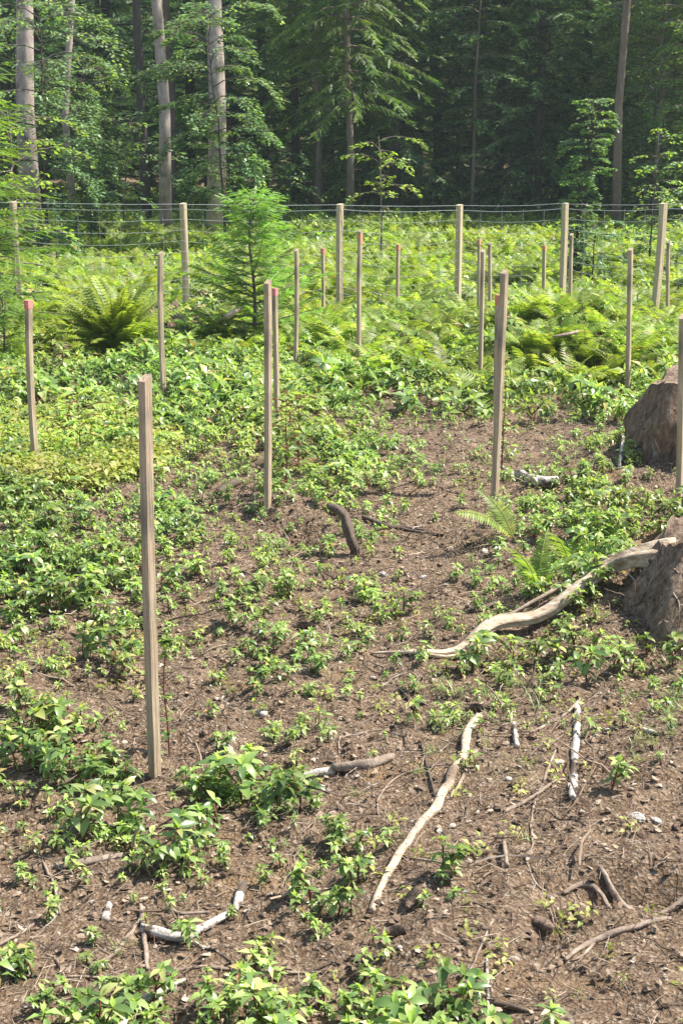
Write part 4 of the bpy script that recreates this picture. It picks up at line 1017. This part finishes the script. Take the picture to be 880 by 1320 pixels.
# tall bare trunks: x, base y(px), width px, Y, bark, label
def tall(seed, rt, h=17, z0=8.5, mats=None):
    return conifer(seed, h, z0, 1.9, .8, 7, .75, .12, 5, (mats, M['needle'], M['needle_lit']), rt, .25, upper=0)
TALL = [(42, 23, 23.0, 'bark_pale', 'broad pale trunk behind leafy branches at the far left', .006, 8.5), (97, 9, 27.0, 'bark_pale', 'slim pinkish trunk between the far left trunk and the dark one', .0, 8.5),
        (191, 11, 25.5, 'bark_dark', 'dark slim trunk just left of the pale middle trunk', 0, 9), (213, 14, 22.5, 'bark_pale', 'pale straight trunk standing in front of a dark thin one', 0, 9),
        (222, 8, 28.0, 'bark_brown', 'thin brown trunk just right of the pale straight one', 0, 9), (277, 21, 21.6, 'bark_pale', 'thickest pale grey trunk rising behind the beech leaves', 0, 9),
        (409, 8, 26.0, 'bark_brown', 'slim brown trunk under yellow green drooping boughs', 0, 4.0), (451, 9, 24.6, 'bark_brown', 'brown trunk behind the third fence post under drooping boughs', 0, 3.2),
        (590, 5, 27.0, 'bark_dark', 'very thin dark trunk above the fourth fence post', 0, 3.6), (794, 10, 22.8, 'bark_brown', 'tall straight brown trunk standing alone on the right', 0, 9),
        (138, 7, 31.0, 'bark_dark', 'dark thin trunk in shadow right of the slim pinkish trunk', 0, 7), (112, 7, 33.0, 'bark_dark', 'shadowed trunk deep behind the slim pinkish trunk', 0, 7),
        (868, 15, 40.0, 'bark_brown', 'distant trunk at the upper right corner', 0, 8)]
for i, (px, wpx, yd, bk, lab, ln, z0) in enumerate(TALL):
    p = AT(px, 300, yd); rt = wpx / 2 * yd / F / .9
    if z0 < 5:
        ms = conifer(200 + i, 12, z0 - 1.2, 1.5, .20, 34, .22, .030, 7, (M[bk], M['needle_lit'] if i != 8 else M['needle'], M['needle_lime'] if i != 8 else M['needle_lit']), rt, .50, upper=5.0, fresh=.5)  # sun on the drooping boughs is carried by the lighter needle colours
    else: ms = tall(200 + i, rt, 17, z0, M[bk])
    tree('tall_spruce', ms, p.x, yd, lab, 'tree', 'tall trunks at the edge of the wood', 0)

# dark spruces forming the wood edge
SPR = [conifer(300 + k, 11 + k, .5 + .4 * (k % 3), 2.0, .23, 26, .25, .032, 7, (M['bark_dark'], M['needle'], M['needle_lit']), .10, .38, upper=5.2, fresh=.18) for k in range(5)]
SPL = [conifer(320 + k, 9 + k, .5, 1.9, .22, 28, .25, .032, 7, (M['bark_dark'], M['needle_lit'], M['needle_lime']), .09, .40, upper=5.2, fresh=.12) for k in range(2)]
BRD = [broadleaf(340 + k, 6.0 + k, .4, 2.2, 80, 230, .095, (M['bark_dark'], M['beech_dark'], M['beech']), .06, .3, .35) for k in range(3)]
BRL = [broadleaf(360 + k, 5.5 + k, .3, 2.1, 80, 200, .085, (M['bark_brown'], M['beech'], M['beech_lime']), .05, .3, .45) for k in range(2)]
wr = np.random.default_rng(77); cnt = 0; used = []
def place_ok(x, y, r):
    return all((x - a) ** 2 + (y - b) ** 2 > r * r for a, b in used)
wood = []
# front rank given by hand: (px, Y, kind index, scale)
FRONT = [(510, 26.0, 'S', 1, .95), (560, 28.5, 'S', 2, 1.), (640, 27.5, 'S', 0, 1.), (690, 26.2, 'S', 3, .95), (745, 28, 'S', 4, 1.), (840, 26.5, 'G', 0, .95), (895, 25.0, 'G', 1, 1.), (770, 29.0, 'G', 1, .9), (935, 26, 'G', 0, 1.), (860, 30, 'S', 1, 1.1),
         (380, 28.5, 'L', 0, 1.), (470, 28, 'L', 1, 1.), (340, 30, 'S', 3, 1.1), (150, 30, 'S', 0, 1.1), (60, 29, 'B', 2, 1.), (20, 27.5, 'S', 4, 1.), (245, 31, 'S', 2, 1.15), (300, 28.5, 'S', 1, 1.),
         (605, 29.5, 'G', 0, 1.0), (720, 31, 'B', 0, 1.15), (785, 30.5, 'S', 2, 1.1), (430, 31.5, 'S', 0, 1.1), (530, 32, 'L', 0, 1.1), (930, 28, 'S', 0, 1.), (-40, 28, 'S', 1, 1.)]
for (px, yd, kd, k, s) in FRONT:
    p = AT(px, 300, yd); used.append((p.x, yd)); wood.append((p.x, yd, kd, k, s))
t_ = 0
while len(wood) < 88 and t_ < 8000:
    t_ += 1; yd = wr.uniform(31.5, 58); xx = wr.uniform(-1, 1) * (.30 * yd + 3)
    if place_ok(xx, yd, 1.5 + (yd - 30) * .035):
        used.append((xx, yd)); kd = wr.choice(['S', 'L', 'G', 'B'], p=[.52, .2, .13, .15]); wood.append((xx, yd, kd, int(wr.integers(0, {'S': 5, 'B': 3, 'L': 2, 'G': 2}[kd])), wr.uniform(.95, 1.35)))
wood.sort(key=lambda w: w[0] / w[1])
names = {'G': ('broadleaf_tree', BRL, 'pale green broadleaved tree'), 'S': ('spruce_tree', SPR, 'dark drooping spruce'), 'L': ('spruce_tree', SPL, 'light green spruce'), 'B': ('broadleaf_tree', BRD, 'broadleaved tree')}
zone = [(-9, 'at the far left edge of the wood'), (30, 'behind the far left pale trunk'), (75, 'left of the slim pinkish trunk'), (110, 'between pinkish and dark trunks'), (175, 'behind the dark and pale trunks'), (240, 'behind the thickest pale trunk'), (300, 'right of the thickest pale trunk'), (360, 'behind the slim brown trunk'), (430, 'behind the third post'), (480, 'right of the brown trunk'),
        (540, 'left of the very thin trunk'), (600, 'right of the very thin trunk'), (660, 'between thin trunk and ivy sapling'), (710, 'behind the ivy covered sapling'), (770, 'behind the lone brown trunk'), (820, 'right of the lone brown trunk'), (870, 'at the right edge of the wood')]
bk = {}
for w in wood:
    px = 440 + F * w[0] / w[1] / CP * .99
    zn = [z[1] for z in zone if z[0] <= px][-1] if px > -9 else zone[0][1]
    dep = 'front rank' if w[1] < 29.6 else 'middle rank' if w[1] < 38 else 'deep in the wood'
    bk.setdefault((w[2], zn, dep), []).append(w)
for (kd, zn, dep), L in bk.items():
    nm, lib, desc = names[kd]; L.sort(key=lambda w: w[1])
    for i, (xx, yd, _, k, s) in enumerate(L):
        pre = '' if len(L) == 1 else ('nearest ' if i == 0 else 'farthest ' if i == len(L) - 1 else 'one of the middle ')
        o = tree(nm, lib[k], xx, yd, f'{pre}{desc}, {dep}, {zn}'.replace('one of the middle ', 'middle ').replace('front rank', 'in front'), 'tree', 'trees of the wood behind the clearing', wr.uniform(0, 6.28), s)
# far-off wood behind everything
mb = MB(); n = 26000
xx = wr.uniform(-1, 1, n) * 34; yy = wr.uniform(60, 78, n); zz = gh(xx, yy) + wr.random(n) ** .8 * 13
L = wr.uniform(.5, 1.1, n); az = wr.uniform(0, 6.28, n)
d = np.stack([np.cos(az), np.sin(az), wr.normal(size=n) * .4 - .3], 1); s = np.cross(d, np.array([0, 0, 1.])); p0 = np.stack([xx, yy, zz], 1); L1 = L[:, None]
V = np.stack([p0, p0 + d * L1 * .5 + s * L1 * .25, p0 + d * L1, p0 + d * L1 * .5 - s * L1 * .25 - np.array([0, 0, .15])], 1)
mb.add(V.reshape(-1, 3), np.arange(n * 4).reshape(-1, 4))
for k in range(60):
    a, b = wr.uniform(-30, 30), wr.uniform(60, 78); z_ = float(gh(a, b)); tube(mb, [(a, b, z_ - .3), (a, b, z_ + 12)], [.16, .06], 6, 1)
tag(link('distant_wood', mb.mesh('distant_wood', [M['needle'], M['bark_dark']], smooth=False)), 'dark far wood closing the view on the slope', 'distant wood', kind='stuff')

# broadleaved saplings in front of the wood
def bl(px, yd, h, z0, sp, nb, lpb, ls, mats, rt, label, seed, name='beech_sapling', cat='sapling', **kw):
    p = AT(px, 300, yd); ms = broadleaf(seed, h, z0, sp, nb, lpb, ls, mats, rt, **kw)
    return tree(name, ms, p.x, yd, label, cat, 'leafy saplings near the fence', 0)
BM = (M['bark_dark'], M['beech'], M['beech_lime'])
bl(290, 19.5, 3.15, .9, 1.0, 36, 330, .055, BM, .022, 'glossy leaved beech before the thickest pale trunk with sunlit right side', 501, lime=.14, droop=.18)
bl(62, 18.5, 3.3, .5, 1.3, 34, 300, .055, BM, .025, 'arching beech sapling with layered boughs, far left', 502, lime=.12, droop=.22)
bl(118, 20.5, 2.6, .4, .9, 26, 230, .055, BM, .018, 'slender beech sapling left of the dark slim trunk', 503, lime=.3, droop=.25)
bl(20, 14.5, 1.9, .2, .8, 24, 60, .055, (M['bark_brown'], M['beech_lime'], M['beech_lime']), .02, 'bright leafed bush at the left edge behind the fence', 504, 'leafy_bush', 'bush')
bl(740, 15.5, 1.98, .30, .32, 60, 130, .040, (M['bark_dark'], M['beech'], M['beech_lime']), .025, 'narrow sapling with glossy leaves and dark lower stem behind the fence', 505, 'birch_sapling', lime=.2)
bl(838, 17, 1.5, .3, .45, 20, 45, .05, BM, .015, 'small leafy sapling left of the rightmost fence post', 506, lime=.5)
bl(492, 17, 1.6, .2, .5, 22, 45, .055, (M['bark_brown'], M['leaf'], M['beech_lime']), .015, 'small pale green sapling right of the third fence post', 507, lime=.5)
bl(160, 23, 1.8, .2, 1.0, 26, 60, .07, BM, .02, 'low leafy bush at the foot of the slim trunks', 508, 'leafy_bush', 'bush')
bl(350, 24, 1.3, .1, .9, 22, 50, .07, BM, .02, 'low leafy bush left of the slim brown trunk', 509, 'leafy_bush', 'bush')
bl(650, 24.5, 1.2, .1, .9, 20, 50, .07, (M['bark_dark'], M['beech_dark'], M['beech']), .02, 'low dark bush behind the fourth fence post', 510, 'leafy_bush', 'bush')
bl(885, 14.5, 1.25, .2, .4, 20, 45, .05, BM, .012, 'leafy sapling at the right edge behind the fence', 511)
bl(765, 15.2, .75, .05, .35, 22, 50, .05, (M['bark_dark'], M['beech_dark'], M['beech']), .012, 'dark leafy bush at the foot of the narrow sapling', 512, 'leafy_bush', 'bush')
BF = (M['bark_brown'], M['beech'], M['beech_lime'])
bl(842, 24.2, 5.2, .5, 1.25, 46, 260, .07, BF, .05, 'bright broadleaved tree right of the lone brown trunk', 530, 'broadleaf_tree', 'tree', lime=.2)
bl(900, 23.0, 4.8, .3, 1.3, 44, 240, .07, BF, .05, 'bright broadleaved tree filling the right edge of the wood', 531, 'broadleaf_tree', 'tree', lime=.3)
bl(607, 25.5, 5.4, 1.6, 1.1, 40, 190, .07, BF, .04, 'pale leaved tree among dark spruces above the fourth fence post', 532, 'broadleaf_tree', 'tree', lime=.1)
bl(690, 26.5, 5.8, 2.2, 1.2, 36, 190, .07, BF, .04, 'pale leaved tree behind and left of the narrow sapling', 533, 'broadleaf_tree', 'tree', lime=.1)
# shrubs and shoots in the clearing
bl(366, 6.25, .52, .12, .17, 16, 15, .042, (M['stem'], M['leaf'], M['young']), .006, 'leafy shrub with thin dark stems right of the plain central stake', 520, 'leafy_shrub', 'shrub', lime=.35)
bl(382, 6.9, .42, .08, .2, 16, 15, .042, (M['stem'], M['leaf'], M['young']), .005, 'second leafy shrub behind the one by the central stake', 521, 'leafy_shrub', 'shrub', lime=.35)
bl(655, 6.9, .55, .2, .10, 8, 7, .038, (M['stem'], M['leaf'], M['young']), .005, 'thin leafy shoot right behind the leaning stake', 522, 'leafy_shoot', 'shoot', lime=.3)
bl(92, 7.2, .35, .05, .22, 16, 16, .04, (M['stem'], M['yleaf'], M['young']), .005, 'yellow green shrub right of the pink tipped stake on the left', 523, 'leafy_shrub', 'shrub', lime=.3)
bl(500, 9.5, .3, .05, .22, 12, 16, .05, (M['stem'], M['leaf'], M['young']), .005, 'low bright bush at the back left of the bare strip', 524, 'leafy_bush', 'bush', lime=.4)
# upright shoot beside the nearest stake
b0 = G(219, 975); root = link('leafy_shoot', None, loc=b0); tag(root, 'upright thin shoot with a round leaf tuft beside the nearest stake', 'shoot')
T = [Vector((0, 0, -.02)), AT(216, 930, b0.y) - b0, AT(211, 880, b0.y) - b0, AT(216, 815, b0.y) - b0]
st = MB(); A, B = resample(T, [.0028, .0024, .0020, .0014], .03); tube(st, A, B, 6); link('stem', st.mesh('shoot_stem', [M['stem']]), parent=root)
lf = MB(); r = np.random.default_rng(8)
for k in range(44):
    f = 1 - .18 * r.random() ** 2; i = min(len(A) - 1, int(f * (len(A) - 1))); L = r.uniform(.018, .034); leaf(lf, np.array(A[i]), r.uniform(0, 6.28), r.uniform(-.3, 1.2), L, L * .55, .9, 0, k % 2)
for f in (.28, .45, .6):
    i = int(f * (len(A) - 1))
    for k in range(3): leaf(lf, np.array(A[i]), r.uniform(0, 6.28), r.uniform(.1, .9), .035, .018, .8, 0, 0)
link('leaves', lf.mesh('shoot_leaves', [M['leaf'], M['young']]), parent=root)

# ------------------------------------------------------------------ HAZE
mb = MB(); x0, x1, y0, y1, z0_, z1_ = -272, 272, -72, 345, -2.5, 42
mb.add([(x0, y0, z0_), (x1, y0, z0_), (x1, y1, z0_), (x0, y1, z0_), (x0, y0, z1_), (x1, y0, z1_), (x1, y1, z1_), (x0, y1, z1_)], [(0, 3, 2, 1), (4, 5, 6, 7), (0, 1, 5, 4), (1, 2, 6, 5), (2, 3, 7, 6), (3, 0, 4, 7)])
hm, hnt, hout = new_mat('haze'); pv = hnt.nodes.new('ShaderNodeVolumePrincipled'); pv.inputs['Color'].default_value = (.80, .96, .93, 1); pv.inputs['Density'].default_value = .0012; pv.inputs['Anisotropy'].default_value = .3
hnt.links.new(pv.outputs[0], hout.inputs['Volume'])
tag(link('haze', mb.mesh('haze', [hm], smooth=False)), 'thin bluish summer haze between the camera and the wood', 'haze', kind='stuff')

# ------------------------------------------------------------------ LIGHT, WORLD, CAMERA
sun_el, sun_az = R(56), R(10)          # azimuth of the sun, measured from +X towards +Y
dv = Vector((math.cos(sun_el) * math.cos(sun_az), math.cos(sun_el) * math.sin(sun_az), math.sin(sun_el)))
sl = bpy.data.lights.new('sun', 'SUN'); sl.energy = 5.0; sl.angle = R(.53); sl.color = (1, .955, .88)
so = bpy.data.objects.new('sun', sl); COL.objects.link(so); so.rotation_euler = dv.to_track_quat('Z', 'Y').to_euler()
w = bpy.data.worlds.new('World'); S.world = w; w.use_nodes = True; nt = w.node_tree; nt.nodes.clear()
sky = nt.nodes.new('ShaderNodeTexSky'); sky.sky_type = 'NISHITA'; sky.sun_disc = False; sky.sun_elevation = sun_el
sky.sun_rotation = math.atan2(dv.x, dv.y)
bg = nt.nodes.new('ShaderNodeBackground'); bg.inputs[1].default_value = .10
ow = nt.nodes.new('ShaderNodeOutputWorld'); nt.links.new(sky.outputs[0], bg.inputs[0]); nt.links.new(bg.outputs[0], ow.inputs[0])
cam = bpy.data.cameras.new('camera'); co = bpy.data.objects.new('camera', cam); COL.objects.link(co)
co.location = (0, 0, H); co.rotation_euler = (PI / 2 - PITCH, 0, 0)
cam.sensor_fit = 'VERTICAL'; cam.sensor_height = 24; cam.lens = 24 * F / 1320; cam.clip_start = .05; cam.clip_end = 1500
S.camera = co
S.view_settings.view_transform = 'Standard'; S.view_settings.look = 'None'; S.view_settings.exposure = 1.25; S.view_settings.gamma = 1
S.cycles.volume_bounces = 0; S.cycles.max_bounces = 4; S.cycles.transmission_bounces = 3; S.cycles.diffuse_bounces = 2; S.cycles.glossy_bounces = 2
